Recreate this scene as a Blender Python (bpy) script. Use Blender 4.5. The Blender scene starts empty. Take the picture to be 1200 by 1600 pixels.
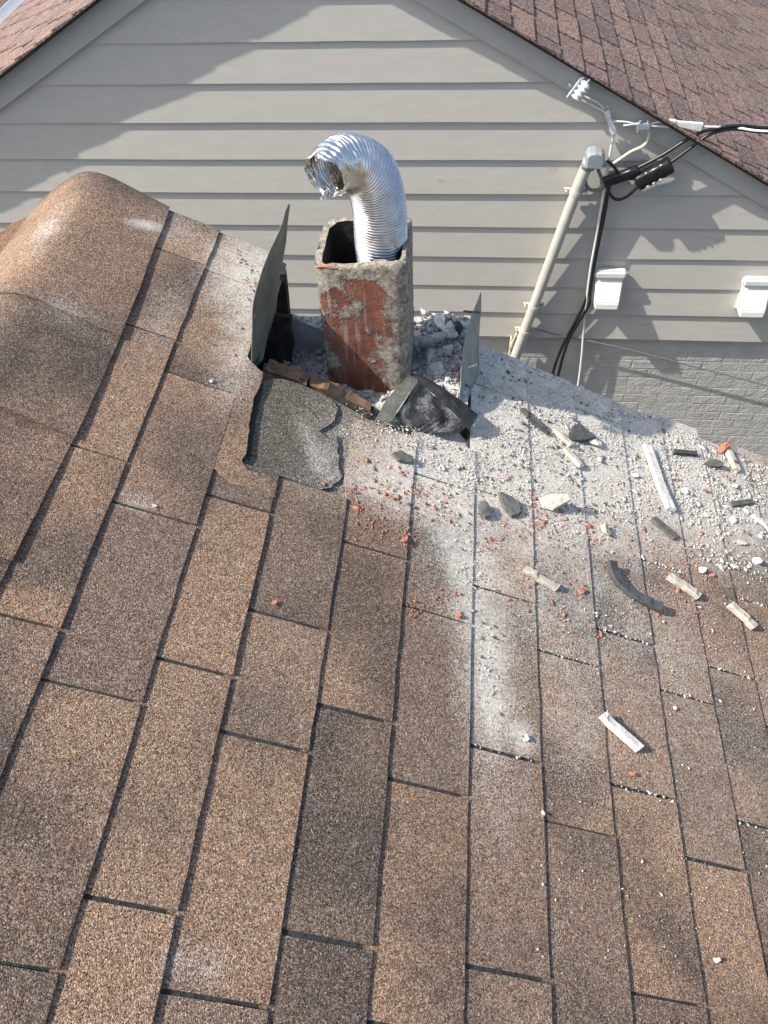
import bpy, bmesh, math, random
import numpy as np
from mathutils import Vector, Matrix, noise as mnoise

S = bpy.context.scene
COL = S.collection
R = math.radians

# ------------------------------------------------------------------ camera
cd = bpy.data.cameras.new('camera')
cd.sensor_fit = 'VERTICAL'; cd.sensor_height = 24.0; cd.lens = 24.0 * 1262.06 / 1600.0
cd.clip_start = 0.02; cd.clip_end = 400
cam = bpy.data.objects.new('camera', cd); COL.objects.link(cam)
cam.matrix_world = Matrix(((0.99538365, -0.04020444, 0.0871493, 0.6537),
                           (0.08689959, 0.76298982, -0.64054273, -0.5000),
                           (-0.04074137, 0.645159, 0.76296134, 0.8889),
                           (0, 0, 0, 1)))
S.camera = cam

# ------------------------------------------------------------------ sky, sun, exposure
SUN = Vector((4.0, 1.05, -4.5)).normalized()          # direction the light travels
w = bpy.data.worlds.new('World'); S.world = w; w.use_nodes = True
nt = w.node_tree
bg = nt.nodes['Background']
sky = nt.nodes.new('ShaderNodeTexSky'); sky.sky_type = 'NISHITA'; sky.sun_disc = False
sky.sun_elevation = math.asin(-SUN.z)
sky.sun_rotation = math.atan2(-SUN.x, -SUN.y)
sky.air_density = 1.0; sky.dust_density = 2.6; sky.ozone_density = 1.0
nt.links.new(sky.outputs[0], bg.inputs[0]); bg.inputs[1].default_value = 0.15
sl = bpy.data.lights.new('sun', 'SUN'); sl.energy = 4.8; sl.angle = R(0.55); sl.color = (1.0, 0.94, 0.85)
so = bpy.data.objects.new('sun', sl); COL.objects.link(so); so.location = (-6, -3, 8)
so.rotation_euler = SUN.to_track_quat('-Z', 'Y').to_euler()
S.view_settings.view_transform = 'Standard'; S.view_settings.look = 'None'
S.view_settings.gamma = 1.0; S.view_settings.exposure = 0.52
S.view_settings.use_curve_mapping = False

random.seed(7); rng = np.random.default_rng(7)
AL = R(24.7); CA, SA = math.cos(AL), math.sin(AL)
EXP = 0.127

def r2w(u, v, n=0.0):                                   # near-roof coordinates to world
    return Vector((u * CA + n * SA, v, -u * SA + n * CA))

# ------------------------------------------------------------------ helpers
def mesh_obj(name, verts, faces, mat, parent=None, smooth=False):
    me = bpy.data.meshes.new(name)
    me.from_pydata([tuple(p) for p in verts], [], faces)
    me.update()
    if smooth:
        me.polygons.foreach_set('use_smooth', [True] * len(me.polygons))
    if mat: me.materials.append(mat)
    o = bpy.data.objects.new(name, me); COL.objects.link(o)
    if parent: o.parent = parent
    return o

def bm_obj(name, bm, mat, parent=None, smooth=False):
    bmesh.ops.recalc_face_normals(bm, faces=bm.faces[:])
    me = bpy.data.meshes.new(name); bm.to_mesh(me); bm.free()
    if smooth: me.polygons.foreach_set('use_smooth', [True] * len(me.polygons))
    if mat: me.materials.append(mat)
    o = bpy.data.objects.new(name, me); COL.objects.link(o)
    if parent: o.parent = parent
    return o

def empty(name, loc=(0, 0, 0), rot=(0, 0, 0), parent=None):
    o = bpy.data.objects.new(name, None); COL.objects.link(o)
    o.location = loc; o.rotation_euler = rot; o.empty_display_size = 0.05
    if parent: o.parent = parent
    return o

def tag(o, label=None, cat=None, group=None, kind=None):
    if label: o['label'] = label
    if cat: o['category'] = cat
    if group: o['group'] = group
    if kind: o['kind'] = kind
    return o

def box_geo(x0, x1, y0, y1, z0, z1, V, F):
    b = len(V)
    V += [(x0, y0, z0), (x1, y0, z0), (x1, y1, z0), (x0, y1, z0), (x0, y0, z1), (x1, y0, z1), (x1, y1, z1), (x0, y1, z1)]
    F += [tuple(b + i for i in f) for f in ((0, 3, 2, 1), (4, 5, 6, 7), (0, 1, 5, 4), (1, 2, 6, 5), (2, 3, 7, 6), (3, 0, 4, 7))]

def box(name, x0, x1, y0, y1, z0, z1, mat, parent=None):
    V, F = [], []; box_geo(x0, x1, y0, y1, z0, z1, V, F)
    return mesh_obj(name, V, F, mat, parent)

def catmull(pts, n=8):
    P = [Vector(p) for p in pts]
    P = [P[0] * 2 - P[1]] + P + [P[-1] * 2 - P[-2]]
    out = []
    for i in range(1, len(P) - 2):
        for k in range(n):
            t = k / n
            a, b, c, d = P[i - 1], P[i], P[i + 1], P[i + 2]
            out.append(0.5 * ((2 * b) + (c - a) * t + (2 * a - 5 * b + 4 * c - d) * t * t + (3 * b - a - 3 * c + d) * t ** 3))
    out.append(P[-2]); return out

def frames(path):
    T = [(path[min(i + 1, len(path) - 1)] - path[max(i - 1, 0)]).normalized() for i in range(len(path))]
    up = Vector((0, 0, 1)) if abs(T[0].z) < 0.9 else Vector((1, 0, 0))
    N = (up - T[0] * up.dot(T[0])).normalized(); out = []
    for t in T:
        N = (N - t * N.dot(t)).normalized(); out.append((t, N, t.cross(N)))
    return out

def tube_geo(path, rad, seg, V, F, cap=True):
    b = len(V); fr = frames(path)
    for i, (p, (t, n, bi)) in enumerate(zip(path, fr)):
        r = rad(i / (len(path) - 1)) if callable(rad) else rad
        for k in range(seg):
            a = 2 * math.pi * k / seg
            V.append(tuple(p + (n * math.cos(a) + bi * math.sin(a)) * r))
    for i in range(len(path) - 1):
        for k in range(seg):
            F.append((b + i * seg + k, b + i * seg + (k + 1) % seg, b + (i + 1) * seg + (k + 1) % seg, b + (i + 1) * seg + k))
    if cap:
        F.append(tuple(b + k for k in range(seg))[::-1]); F.append(tuple(b + (len(path) - 1) * seg + k for k in range(seg)))

def tube(name, pts, rad, mat, parent=None, seg=10, n=8):
    V, F = [], []; tube_geo(catmull(pts, n) if n > 1 else [Vector(p) for p in pts], rad, seg, V, F)
    return mesh_obj(name, V, F, mat, parent, smooth=True)

# ------------------------------------------------------------------ materials
class NM:
    def __init__(s, name, rough=0.8, metal=0.0):
        s.m = bpy.data.materials.new(name); s.m.use_nodes = True
        s.t = s.m.node_tree; s.b = s.t.nodes['Principled BSDF']
        s.b.inputs['Roughness'].default_value = rough; s.b.inputs['Metallic'].default_value = metal
    def n(s, typ, **kw):
        nd = s.t.nodes.new(typ)
        for k, v in kw.items(): setattr(nd, k, v)
        return nd
    def put(s, sock, v):
        if isinstance(v, bpy.types.NodeSocket): s.t.links.new(v, sock)
        elif isinstance(v, (tuple, list)) and len(v) == 3 and len(sock.default_value) == 4: sock.default_value = (*v, 1)
        else: sock.default_value = v
    def coord(s, obj=None):
        c = s.n('ShaderNodeTexCoord'); c.object = obj; return c.outputs['Object']
    def mapping(s, co, loc=(0, 0, 0), rot=(0, 0, 0), sc=(1, 1, 1), typ='POINT'):
        m = s.n('ShaderNodeMapping', vector_type=typ); s.put(m.inputs['Vector'], co)
        m.inputs['Location'].default_value = loc; m.inputs['Rotation'].default_value = rot; m.inputs['Scale'].default_value = sc
        return m.outputs[0]
    def noise(s, co, scale, detail=4, rough=0.55):
        q = s.n('ShaderNodeTexNoise'); s.put(q.inputs['Vector'], co)
        q.inputs['Scale'].default_value = scale; q.inputs['Detail'].default_value = detail; q.inputs['Roughness'].default_value = rough
        return q.outputs['Fac']
    def vor(s, co, scale, feature='F1'):
        q = s.n('ShaderNodeTexVoronoi', feature=feature); s.put(q.inputs['Vector'], co); q.inputs['Scale'].default_value = scale
        return q
    def ramp(s, fac, stops, interp='LINEAR'):
        q = s.n('ShaderNodeValToRGB'); s.put(q.inputs[0], fac); e = q.color_ramp.elements; q.color_ramp.interpolation = interp
        while len(e) < len(stops): e.new(0.5)
        for i, (p, c) in enumerate(stops):
            e[i].position = p; e[i].color = (*c, 1) if isinstance(c, tuple) else (c, c, c, 1)
        return q.outputs[0]
    def math(s, op, a, b=None, clamp=False):
        q = s.n('ShaderNodeMath', operation=op, use_clamp=clamp); s.put(q.inputs[0], a)
        if b is not None: s.put(q.inputs[1], b)
        return q.outputs[0]
    def mix(s, fac, a, b, typ='MIX'):
        q = s.n('ShaderNodeMix', data_type='RGBA', blend_type=typ); s.put(q.inputs[0], fac); s.put(q.inputs[6], a); s.put(q.inputs[7], b)
        return q.outputs[2]
    def color(s, c): s.put(s.b.inputs['Base Color'], c); return s
    def bump(s, h, strength=0.5, dist=0.002):
        q = s.n('ShaderNodeBump'); s.put(q.inputs['Height'], h); q.inputs['Strength'].default_value = strength; q.inputs['Distance'].default_value = dist
        s.t.links.new(q.outputs[0], s.b.inputs['Normal']); return s
    def rgb_random(s, vnode):
        q = s.n('ShaderNodeSeparateColor'); s.put(q.inputs[0], vnode.outputs['Color']); return q.outputs

def simple(name, c, rough=0.7, metal=0.0, var=0.25, scale=40, bump=0.2, bd=0.001):
    m = NM(name, rough, metal); co = m.coord(); f = m.noise(co, scale, 6)
    lo = tuple(x * (1 - var) for x in c); hi = tuple(min(1, x * (1 + var)) for x in c)
    m.color(m.ramp(f, [(0.3, lo), (0.7, hi)])); m.bump(f, bump, bd)
    return m.m

# dust blobs on the near roof: (u, v, radius_u, radius_v, turn, weight)
DUST = [(1.12, .90, .62, .40, .12, 1.15), (.86, .92, .30, .26, 0, 1.0), (1.42, .86, .36, .34, 0, .65), (.88, .70, .36, .22, 0, .8),
        (.785, .20, .085, .36, .12, .60), (.80, .15, .05, .16, 0, .38), (.858, .08, .035, .04, 0, .9), (.72, .42, .13, .34, .35, .50), (.86, .48, .20, .22, 0, .32),
        (.64, .60, .28, .17, 0, .75), (.22, .97, .13, .22, 0, 1.15), (.25, .72, .07, .20, 0, .65),
        (-.016, .985, .055, .022, .5, 1.0), (-.165, .86, .035, .14, 0, .5), (-.05, .65, .09, .06, 0, .45), (.385, -.316, .030, .035, 0, .34), (.425, -.318, .035, .03, .4, .30),
        (1.0, .50, .35, .30, 0, .38), (1.2, .25, .40, .45, 0, .22), (.42, .56, .03, .10, .5, .30), (.05, 1.02, .12, .12, 0, .3),
        (.17, .30, .05, .03, 0, .45), (.56, .50, .20, .10, .2, .5), (.09, .75, .05, .15, 0, .3), (.95, .20, .12, .25, 0, .3)]

def dust_py(u, v):
    s = 0
    for (a, b, ra, rb, t, wgt) in DUST:
        du, dv = u - a, v - b; c, q = math.cos(t), math.sin(t)
        x, y = (du * c + dv * q) / ra, (-du * q + dv * c) / rb
        s += wgt * max(0, 1 - math.hypot(x, y))
    return s

def shingle_mat(name, frame, tones, dark, dusty, dscale=680.0, red=None, patchy=0.85):
    m = NM(name, 0.92); co = m.coord(frame)
    vo = m.vor(co, dscale); rr = m.rgb_random(vo)
    g = m.ramp(rr[0], tones, 'CONSTANT')
    info = m.n('ShaderNodeObjectInfo').outputs['Random']
    off = m.n('ShaderNodeCombineXYZ'); m.put(off.inputs[2], m.math('MULTIPLY', info, 91.0))
    va = m.n('ShaderNodeVectorMath', operation='ADD'); m.put(va.inputs[0], m.mapping(co, sc=(3.0, 3.6, 1))); m.put(va.inputs[1], off.outputs[0])
    big = m.noise(va.outputs[0], 1.0, 3, .5)
    k = m.math('MULTIPLY', m.ramp(big, [(.45, 0.0), (.62, 1.0)]), patchy)
    c = m.mix(k, g, m.mix(1.0, g, dark, 'MULTIPLY'))
    hue = m.ramp(m.math('FRACT', m.math('MULTIPLY', info, 17.3)), [(0, (.70, .70, .73)), (.3, (.95, .93, .92)), (1, (1.16, 1.06, .96))])
    c = m.mix(1.0, c, hue, 'MULTIPLY')
    if red: c = m.mix(m.ramp(m.math('FRACT', m.math('MULTIPLY', info, 7.7)), [(.55, 0.0), (1, .28)]), c, red)
    mid = m.noise(co, 55.0, 3)
    c = m.mix(1.0, c, m.ramp(mid, [(.3, .82), (.7, 1.15)]), 'MULTIPLY')
    if dusty:
        tot = None
        for (a, b, ra, rb, t, wgt) in DUST:
            gr = m.n('ShaderNodeTexGradient', gradient_type='SPHERICAL')
            flat = m.mapping(co, sc=(1, 1, 0))
            m.put(gr.inputs[0], m.mapping(flat, loc=(a, b, 0), rot=(0, 0, t), sc=(ra, rb, 1), typ='TEXTURE'))
            x = m.math('MULTIPLY', gr.outputs['Fac'], wgt)
            tot = x if tot is None else m.math('ADD', tot, x)
        n1 = m.noise(co, 13.0, 5, .6); n2 = m.noise(co, 240.0, 2)
        t = m.math('ADD', tot, m.math('MULTIPLY', m.math('SUBTRACT', n1, .52), m.math('MULTIPLY', m.math('MINIMUM', m.math('MULTIPLY', tot, 3.0), 1.0), .75)))
        t = m.math('ADD', t, m.math('MULTIPLY', m.math('SUBTRACT', m.math('ADD', m.math('MULTIPLY', rr[1], .6), m.math('MULTIPLY', n2, .6)), .66), 1.15))
        f = m.ramp(t, [(.06, 0.0), (.45, .55), (.95, .95)])
        ash = m.ramp(m.math('ADD', m.math('MULTIPLY', m.noise(co, 170.0, 4, .7), .7), m.math('MULTIPLY', m.noise(co, 38.0, 4, .6), .3)), [(.30, (.27, .25, .215)), (.5, (.61, .575, .505)), (.70, (.87, .835, .76))])
        c = m.mix(f, c, ash)
    m.color(c)
    m.bump(m.math('ADD', m.math('SUBTRACT', 1.0, vo.outputs['Distance']), m.math('MULTIPLY', rr[2], .5)), .6, .0013)
    return m.m

# ------------------------------------------------------------------ ground
ground = box('ground', -60, 60, -60, 80, -5.6, -5.2, simple('ground_soil', (.16, .14, .10), .95, 0, .4, 3, .5, .03))
tag(ground, 'bare ground far below between the two houses', kind='structure')

# ================================================================== NEAR HOUSE
near_house = empty('house')
tag(near_house, 'house in the foreground with weathered brown shingle roof and broken chimney', 'house')
roof = empty('roof', rot=(0, AL, 0), parent=near_house)          # frame of the right slope: x down slope, y along ridge, z normal

M_SH = shingle_mat('asphalt_shingle', roof,
    [(0, (.045, .033, .029)), (.13, (.115, .075, .056)), (.32, (.185, .117, .078)), (.52, (.250, .157, .099)), (.74, (.325, .220, .143)), (.92, (.50, .38, .27))],
    (.40, .42, .47), True, patchy=.95)
M_SLOT = simple('bare_asphalt', (.030, .036, .036), .9, 0, .7, 160, .8, .003)
M_PLY = simple('roof_deck_wood', (.09, .065, .045), .9, 0, .5, 30)
M_GREYSH = shingle_mat('grey_old_shingle', roof,
    [(0, (.025, .022, .018)), (.2, (.055, .050, .040)), (.45, (.092, .083, .064)), (.7, (.132, .12, .094)), (.9, (.25, .23, .19))],
    (.7, .72, .75), True, patchy=.4)
M_EDGESHADE = simple('painted_edge_shadow', (.022, .023, .023), .85, 0, .6, 120, .8, .003)
M_TRIM = simple('roof_trim_paint', (.36, .36, .34), .6)

VR = lambda u: 1.082 - 0.045 * u                                  # rake line
UR = -0.148                                                       # ridge

# chimney opening, roof coordinates
HU0, HU1, HV0 = 0.262, 0.745, 0.715
def slab_poly(name, pts, n0, n1, mat, parent, top_noise=0.0):
    V = [(u, v, n0) for u, v in pts] + [(u, v, n1 + random.uniform(-1, 1) * top_noise) for u, v in pts]; k = len(pts)
    F = [tuple(range(k))[::-1], tuple(range(k, 2 * k))] + [(i, (i + 1) % k, k + (i + 1) % k, k + i) for i in range(k)]
    o = mesh_obj(name, V, F, mat, parent)
    bm = bmesh.new(); bm.from_mesh(o.data); bmesh.ops.recalc_face_normals(bm, faces=bm.faces[:]); bm.to_mesh(o.data); bm.free()
    return o

V, F = [], []
def deck_piece(u0, u1, v0, v1, n0, n1): box_geo(u0, u1, v0, v1, n0, n1, V, F)
deck_piece(UR + .06, HU0 - .01, -4.2, 1.055, -.05, -.022); deck_piece(HU0 - .01, HU1, -4.2, HV0 + .005, -.05, -.022)
deck_piece(HU1, 3.6, -4.2, 1.0, -.05, -.022)
mesh_obj('roof_deck', V, F, M_PLY, roof)
V, F = [], []                                                     # lower layer seen in the slots
deck_piece(UR + .06, .285, -4.2, 1.06, -.0215, -.0025); deck_piece(.285, .50, -4.2, .455, -.0215, -.0025)
deck_piece(.50, HU1, -4.2, .60, -.0215, -.0025); deck_piece(HU1, 1.15, -4.2, 1.03, -.0215, -.0025); deck_piece(1.15, 3.6, -4.2, .99, -.0215, -.0025)
mesh_obj('lower_shingle_layer', V, F, M_SLOT, roof)

def tab_geo(u0, u1, v0, v1, lift, seed, V, F, nv=6, fl=None):
    """one shingle tab: thin sheet from under the course above to its lifted lower edge"""
    rnd = random.Random(seed); b = len(V); lifts = [lift * rnd.uniform(.8, 1.25) for _ in range(nv + 1)]
    sk0, sk1 = rnd.uniform(-.0012, .0012), rnd.uniform(-.0012, .0012)
    for i in range(nv + 1):
        t = i / nv; v = v0 + (v1 - v0) * t; w_ = rnd.uniform(-.0011, .0011)
        ue = u1 + w_; e0 = (sk0 if i == 0 else sk1 if i == nv else 0)
        um = u0 + (ue - u0) * .55
        vt0 = v + (e0 if i in (0, nv) else 0)
        hi = lambda u: (VR(u) if v >= 1.05 else v)
        V += [(u0 - .012, v if v < 1.05 else VR(u0), -.0018), (um, vt0 if v < 1.05 else VR(um), lifts[i] * .42), (ue - .0012, v if v < 1.05 else VR(ue), lifts[i] - .0001), (ue, v if v < 1.05 else VR(ue), lifts[i] - .0009), (ue - .0008, v if v < 1.05 else VR(ue), -.0022)]
    for i in range(nv):
        for k in range(4):
            a = b + i * 5 + k; F.append((a, a + 1, a + 6, a + 5))
    V += [(u0 - .012, V[b][1], -.0024), (u0 - .012, V[b + nv * 5][1], -.0024)]
    q = len(V) - 2
    F.append((b, q, b + 4, b + 3, b + 2, b + 1)); e = b + nv * 5; F.append((e + 4, q + 1, e, e + 1, e + 2, e + 3))

J = {1: [1.1, .940, .691, .374, .054, -.25, -.555, -.86], 2: [1.1, .931, .6075, .292, -.0225, -.3465, -.65, -.95],
     3: [.455, .3635, .051, -.2675, -.57, -.875], 4: [.452, .171, -.032, -.3485, -.65, -.95],
     5: [.662, .356, .0455, -.265, -.57, -.87], 6: [.69, .571, .264, -.0405, -.345, -.65, -.95],
     7: [1.1, .90, .585, .3505, .0445, -.264, -.57, -.87], 8: [1.1, .865, .563, .2565, -.0465, -.35, -.655, -.96],
     9: [1.1, .95, .642, .342, .041, -.2585, -.56, -.87], 10: [1.1, .852, .55, .2505, -.0495, -.355, -.66, -.96],
     11: [1.1, .94, .637, .336, .035, -.27, -.575, -.88], 12: [1.1, .858, .536, .24, -.06, -.365, -.67, -.97],
     13: [1.1, .94, .64, .34, .04, -.265, -.57, -.87], 14: [1.1, .85, .55, .25, -.055, -.36, -.665, -.97], 15: [1.1, .94, .64, .34, .04, -.265, -.57, -.87],
     16: [1.1, .85, .55, .25, -.055, -.36, -.665, -.97]}
EDGE = {1: 1.0, 2: 2.07, 3: 2.95, 4: 3.98, 5: 4.95, 6: 5.99, 7: 7.01, 8: 8.02, 9: 9.03, 10: 10.0, 11: 10.9, 12: 12.0, 13: 13.0, 14: 14.0, 15: 15.0, 16: 16.0}
EDGE[0] = -.05
random.seed(3)
for i, vs in J.items():
    for k in range(len(vs) - 1):
        v1, v0 = vs[k], vs[k + 1]
        slot = random.uniform(.0026, .0048) if v0 > .2 else random.uniform(.0042, .0075)
        if i in (2, 8, 11) and k % 3 == 1: slot *= .5
        V, F = [], []
        lift = random.uniform(.0021, .0031) + (.0006 if i in (1, 2, 3) else 0)
        tab_geo(EDGE[i - 1] * EXP, EDGE[i] * EXP, v0 + slot / 2, v1 - (slot / 2 if v1 < 1.05 else 0), lift, i * 100 + k, V, F)
        mesh_obj('shingle', V, F, M_SH, roof)
# the rest of the slope, out of view
V, F = [], []
for i in range(17, 29):
    for k in range(18):
        v1 = 1.1 - k * .305 - (i % 2) * .15
        tab_geo((i - 1) * EXP, i * EXP, max(v1 - .305, -4.2) + .003, v1 - (.003 if v1 < 1.05 else 0), .0032, i * 50 + k, V, F, 2)
for i in range(1, 17):
    v1 = J[i][-1]
    while v1 > -4.1:
        tab_geo(EDGE[i - 1] * EXP, EDGE[i] * EXP, v1 - .305 + .004, v1 - .004, .0032, i * 70 + int(v1 * 100), V, F, 2); v1 -= .305
tag(mesh_obj('shingle_courses', V, F, M_SH, roof), kind='stuff')

# left slope behind the ridge
c2, s2 = math.cos(2 * AL), math.sin(2 * AL)
left = empty('left_slope', parent=near_house)
left.location = r2w(UR, 0, 0); left.rotation_euler = (0, AL, math.pi)     # x runs down the left slope, y reversed
M_SHL = shingle_mat('asphalt_shingle_sunny', left,
    [(0, (.03, .02, .017)), (.16, (.07, .042, .03)), (.36, (.13, .072, .042)), (.56, (.19, .105, .055)), (.76, (.25, .15, .085)), (.92, (.38, .27, .18))],
    (.8, .78, .78), False)
V, F = [], []
box_geo(.06, 3.4, -1.05, 4.2, -.05, -.003, V, F); mesh_obj('roof_deck', V, F, M_PLY, left)
V, F = [], []
for i in range(1, 27):
    for k in range(18):
        y0 = -1.072 + k * .305 - (i % 2) * .15
        tab_geo(max((i - 1) * EXP, .065), i * EXP, max(y0, -1.072) + .003, min(y0 + .305, 4.2) - .003, .0034, i * 31 + k, V, F, 2)
tag(mesh_obj('shingle_courses', V, F, M_SHL, left), kind='stuff')

# ridge caps
EDGE_U = [(1.09, .012), (.92, .022), (.69, .032), (.64, .036), (.39, .038), (.10, .030), (-.3, .026), (-4.2, .026)]
def edge_u(v):
    for (a, ua), (b, ub) in zip(EDGE_U, EDGE_U[1:]):
        if v >= b: return ua + (ub - ua) * (a - v) / (a - b)
    return .026
caps = [1.085, .645, .388, .135, -.12, -.375, -.63, -.885]
while caps[-1] > -4: caps.append(caps[-1] - .255)
for ci in range(len(caps) - 1):
    rnd = random.Random(ci + 40); V, F = [], []
    v_hi, v_lo = caps[ci], caps[ci + 1] - .0
    rows = 7; prof_n = None
    for r_ in range(rows):
        t = r_ / (rows - 1); v = v_hi + .02 * (ci > 0) - (v_hi + .02 * (ci > 0) - v_lo) * t
        base = .0038 + .0038 * t + (.001 if ci == 0 else 0)
        ue = edge_u(v) + rnd.uniform(-.0016, .0016); half = ue - UR; dl = R(6.5); N_ = 26
        pu, pn, row = ue, base, [(ue, base)]
        for k in range(N_):
            sm = min(1, max(0, ((k + .5) / N_ - .55) / .40 + .5)); sm = sm * sm * (3 - 2 * sm)
            th = -dl + (2 * AL + 2 * dl) * sm; st = 2 * half / N_
            pu -= math.cos(th) * st; pn -= math.sin(th) * st
            row.append((pu, pn + .0012 * mnoise.noise(Vector((k * .35, v * 9, ci)))))
        prof_n = len(row)
        for (u, n) in row: V.append((u, v, n))
    for r_ in range(rows - 1):
        for k in range(prof_n - 1):
            a = r_ * prof_n + k; F.append((a, a + 1, a + 1 + prof_n, a + prof_n))
    # near end thickness
    b = len(V); e = (rows - 1) * prof_n
    for k in range(prof_n): V.append((V[e + k][0], V[e + k][1], V[e + k][2]))
    for k in range(prof_n): V.append((V[e + k][0], V[e + k][1] + .0003, V[e + k][2] - .0045))
    for k in range(prof_n - 1): F.append((b + k, b + k + 1, b + prof_n + k + 1, b + prof_n + k))
    V2, b0 = V, len(V)
    for k in range(prof_n): V.append((V[k][0], V[k][1] - .0003, V[k][2] - .0045))
    for k in range(prof_n - 1): F.append((k + 1, k, b0 + k, b0 + k + 1))
    for col, du, dn in ((0, -.0008, -.0075), (prof_n - 1, .004, -.008)):      # cut edges along both sides
        b1 = len(V)
        for r_ in range(rows):
            x, y, z = V[r_ * prof_n + col]; V += [(x, y, z), (x + du, y, z + dn)]
        for r_ in range(rows - 1): F.append((b1 + 2 * r_, b1 + 2 * r_ + 1, b1 + 2 * r_ + 3, b1 + 2 * r_ + 2))
    mesh_obj('ridge_cap', V, F, M_SH, roof, smooth=True)

# grey old layer laid bare in front of the chimney, and the torn shingle edge around it
def jag(pts, amp, n=3, seed=1):
    rnd = random.Random(seed); out = []
    for (a, b), (c, d) in zip(pts, pts[1:] + pts[:1]):
        L2 = math.hypot(c - a, d - b); k = max(1, min(n, int(L2 / .012)))
        for q in range(k):
            t = q / k; o = rnd.uniform(-amp, amp) if q else 0
            out.append((a + (c - a) * t - (d - b) / L2 * o, b + (d - b) * t + (c - a) / L2 * o))
    return out
patch = [(.296, .668), (.297, .587), (.309, .469), (.307, .452), (.325, .436), (.369, .434), (.42, .440), (.473, .470), (.490, .506), (.472, .565), (.466, .606), (.446, .590), (.431, .601), (.452, .630), (.460, .674), (.437, .697), (.390, .704), (.350, .703), (.315, .690)]
slab_poly('old_shingle_patch', jag(patch, .0035, 4), -.0225, -.0065, M_GREYSH, roof, .001)
slab_poly('old_shingle_patch', [(.43, .44), (.77, .44), (.77, .70), (.72, .745), (.60, .735), (.53, .715), (.44, .705)], -.0226, -.0125, M_GREYSH, roof)
torn = [(.250, .80), (.258, .722), (.282, .700), (.299, .688), (.300, .66), (.296, .62), (.2975, .57), (.303, .53), (.3085, .475), (.304, .455), (.318, .440), (.345, .432), (.374, .436), (.376, .40), (.30, .40), (.262, .42), (.255, .60), (.25, .72)]
slab_poly('torn_shingle', jag(torn, .0022, 4, 2), -.006, .0030, M_SH, roof, .0004)
slab_poly('torn_edge_shadow', [(.2985, .664), (.3000, .62), (.3015, .57), (.3085, .50), (.3115, .474), (.3190, .470), (.3150, .52), (.3085, .58), (.3080, .63), (.3060, .667)], -.007, -.0052, M_EDGESHADE, roof)  # dark strip painting the torn layer's shadow onto the grey patch

# rake trim and walls
V, F = [], []
for a, b in ((UR, .26), (.75, 3.6)):
    q = len(V)
    for u in (a, b):
        V += [(u, VR(u) - .035, -.17), (u, VR(u) - .012, -.17), (u, VR(u) - .012, -.0028), (u, VR(u) - .035, -.0028)]
    F += [(q, q + 1, q + 2, q + 3), (q + 7, q + 6, q + 5, q + 4)] + [(q + k, q + 4 + k, q + 4 + (k + 1) % 4, q + (k + 1) % 4) for k in range(4)]
mesh_obj('rake_board', V, F, M_TRIM, roof)
zr = -UR * SA
V = [(-3.0, .95, -5.2), (3.1, .95, -5.2), (3.1, .95, -1.5), (-.125, .95, zr - .06), (-3.0, .95, zr - .06 - 2.9 * math.tan(AL))]
V += [(x, -4.1, z) for x, y, z in V]
mesh_obj('wall', V, [(4, 3, 2, 1, 0), (5, 6, 7, 8, 9), (0, 1, 6, 5), (1, 2, 7, 6), (4, 0, 5, 9)], simple('near_wall_paint', (.40, .40, .38), .7), near_house)

# ================================================================== HOUSE BEHIND
YW = 3.40
far_house = empty('house', (0, YW, 0))
tag(far_house, 'grey house behind with lap siding gable, painted brick and reddish shingle roof', 'house')
BP = R(28.3); RX, RZ = -.204, .128                                 # ridge of its roof
def zrake(x): return RZ - abs(x - RX) * math.tan(BP)

def paint_mat(name, c, streak, rough=.55):
    m = NM(name, rough); co = m.coord()
    f1 = m.noise(m.mapping(co, sc=(2.0, 1, 9)), 3.0, 5); f2 = m.noise(m.mapping(co, sc=(14, 1, 60)), 1.0, 4)
    c1 = m.mix(m.ramp(f1, [(.35, 0.0), (.7, 1.0)]), tuple(x * .95 for x in c), tuple(x * 1.04 for x in c))
    c1 = m.mix(m.ramp(f2, [(.55, 0.0), (.8, streak)]), c1, tuple(x * .86 for x in c))
    vk = m.vor(m.mapping(co, sc=(3.4, .001, 5.2)), 1.0)
    ring = m.ramp(vk.outputs['Distance'], [(0, 0.6), (.035, .25), (.055, 1.0), (.085, 0.0)])
    gate = m.ramp(m.rgb_random(vk)[0], [(.55, 0.0), (.60, .75)])
    c1 = m.mix(m.math('MULTIPLY', ring, gate), c1, (c[0] * .80, c[1] * .77, c[2] * .66))
    m.color(c1); m.bump(m.noise(m.mapping(co, sc=(6, 1, 120)), 3.0, 3), .12, .001)
    return m.m
M_SIDE = paint_mat('siding_paint', (.525, .503, .450), .5)
M_BRD = paint_mat('rake_paint', (.45, .445, .42), .3)
M_BRK = NM('painted_brick', .6); _co = M_BRK.coord()
_w = M_BRK.noise(_co, 9, 5)
M_BRK.color(M_BRK.mix(M_BRK.ramp(_w, [(.4, 0.0), (.65, 1.0)]), (.46, .455, .42), (.52, .51, .475)))
M_BRK.bump(M_BRK.math('ADD', M_BRK.noise(_co, 60, 6), M_BRK.math('MULTIPLY', M_BRK.noise(_co, 22, 3), 1.5)), .75, .005); M_BRK = M_BRK.m

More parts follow.
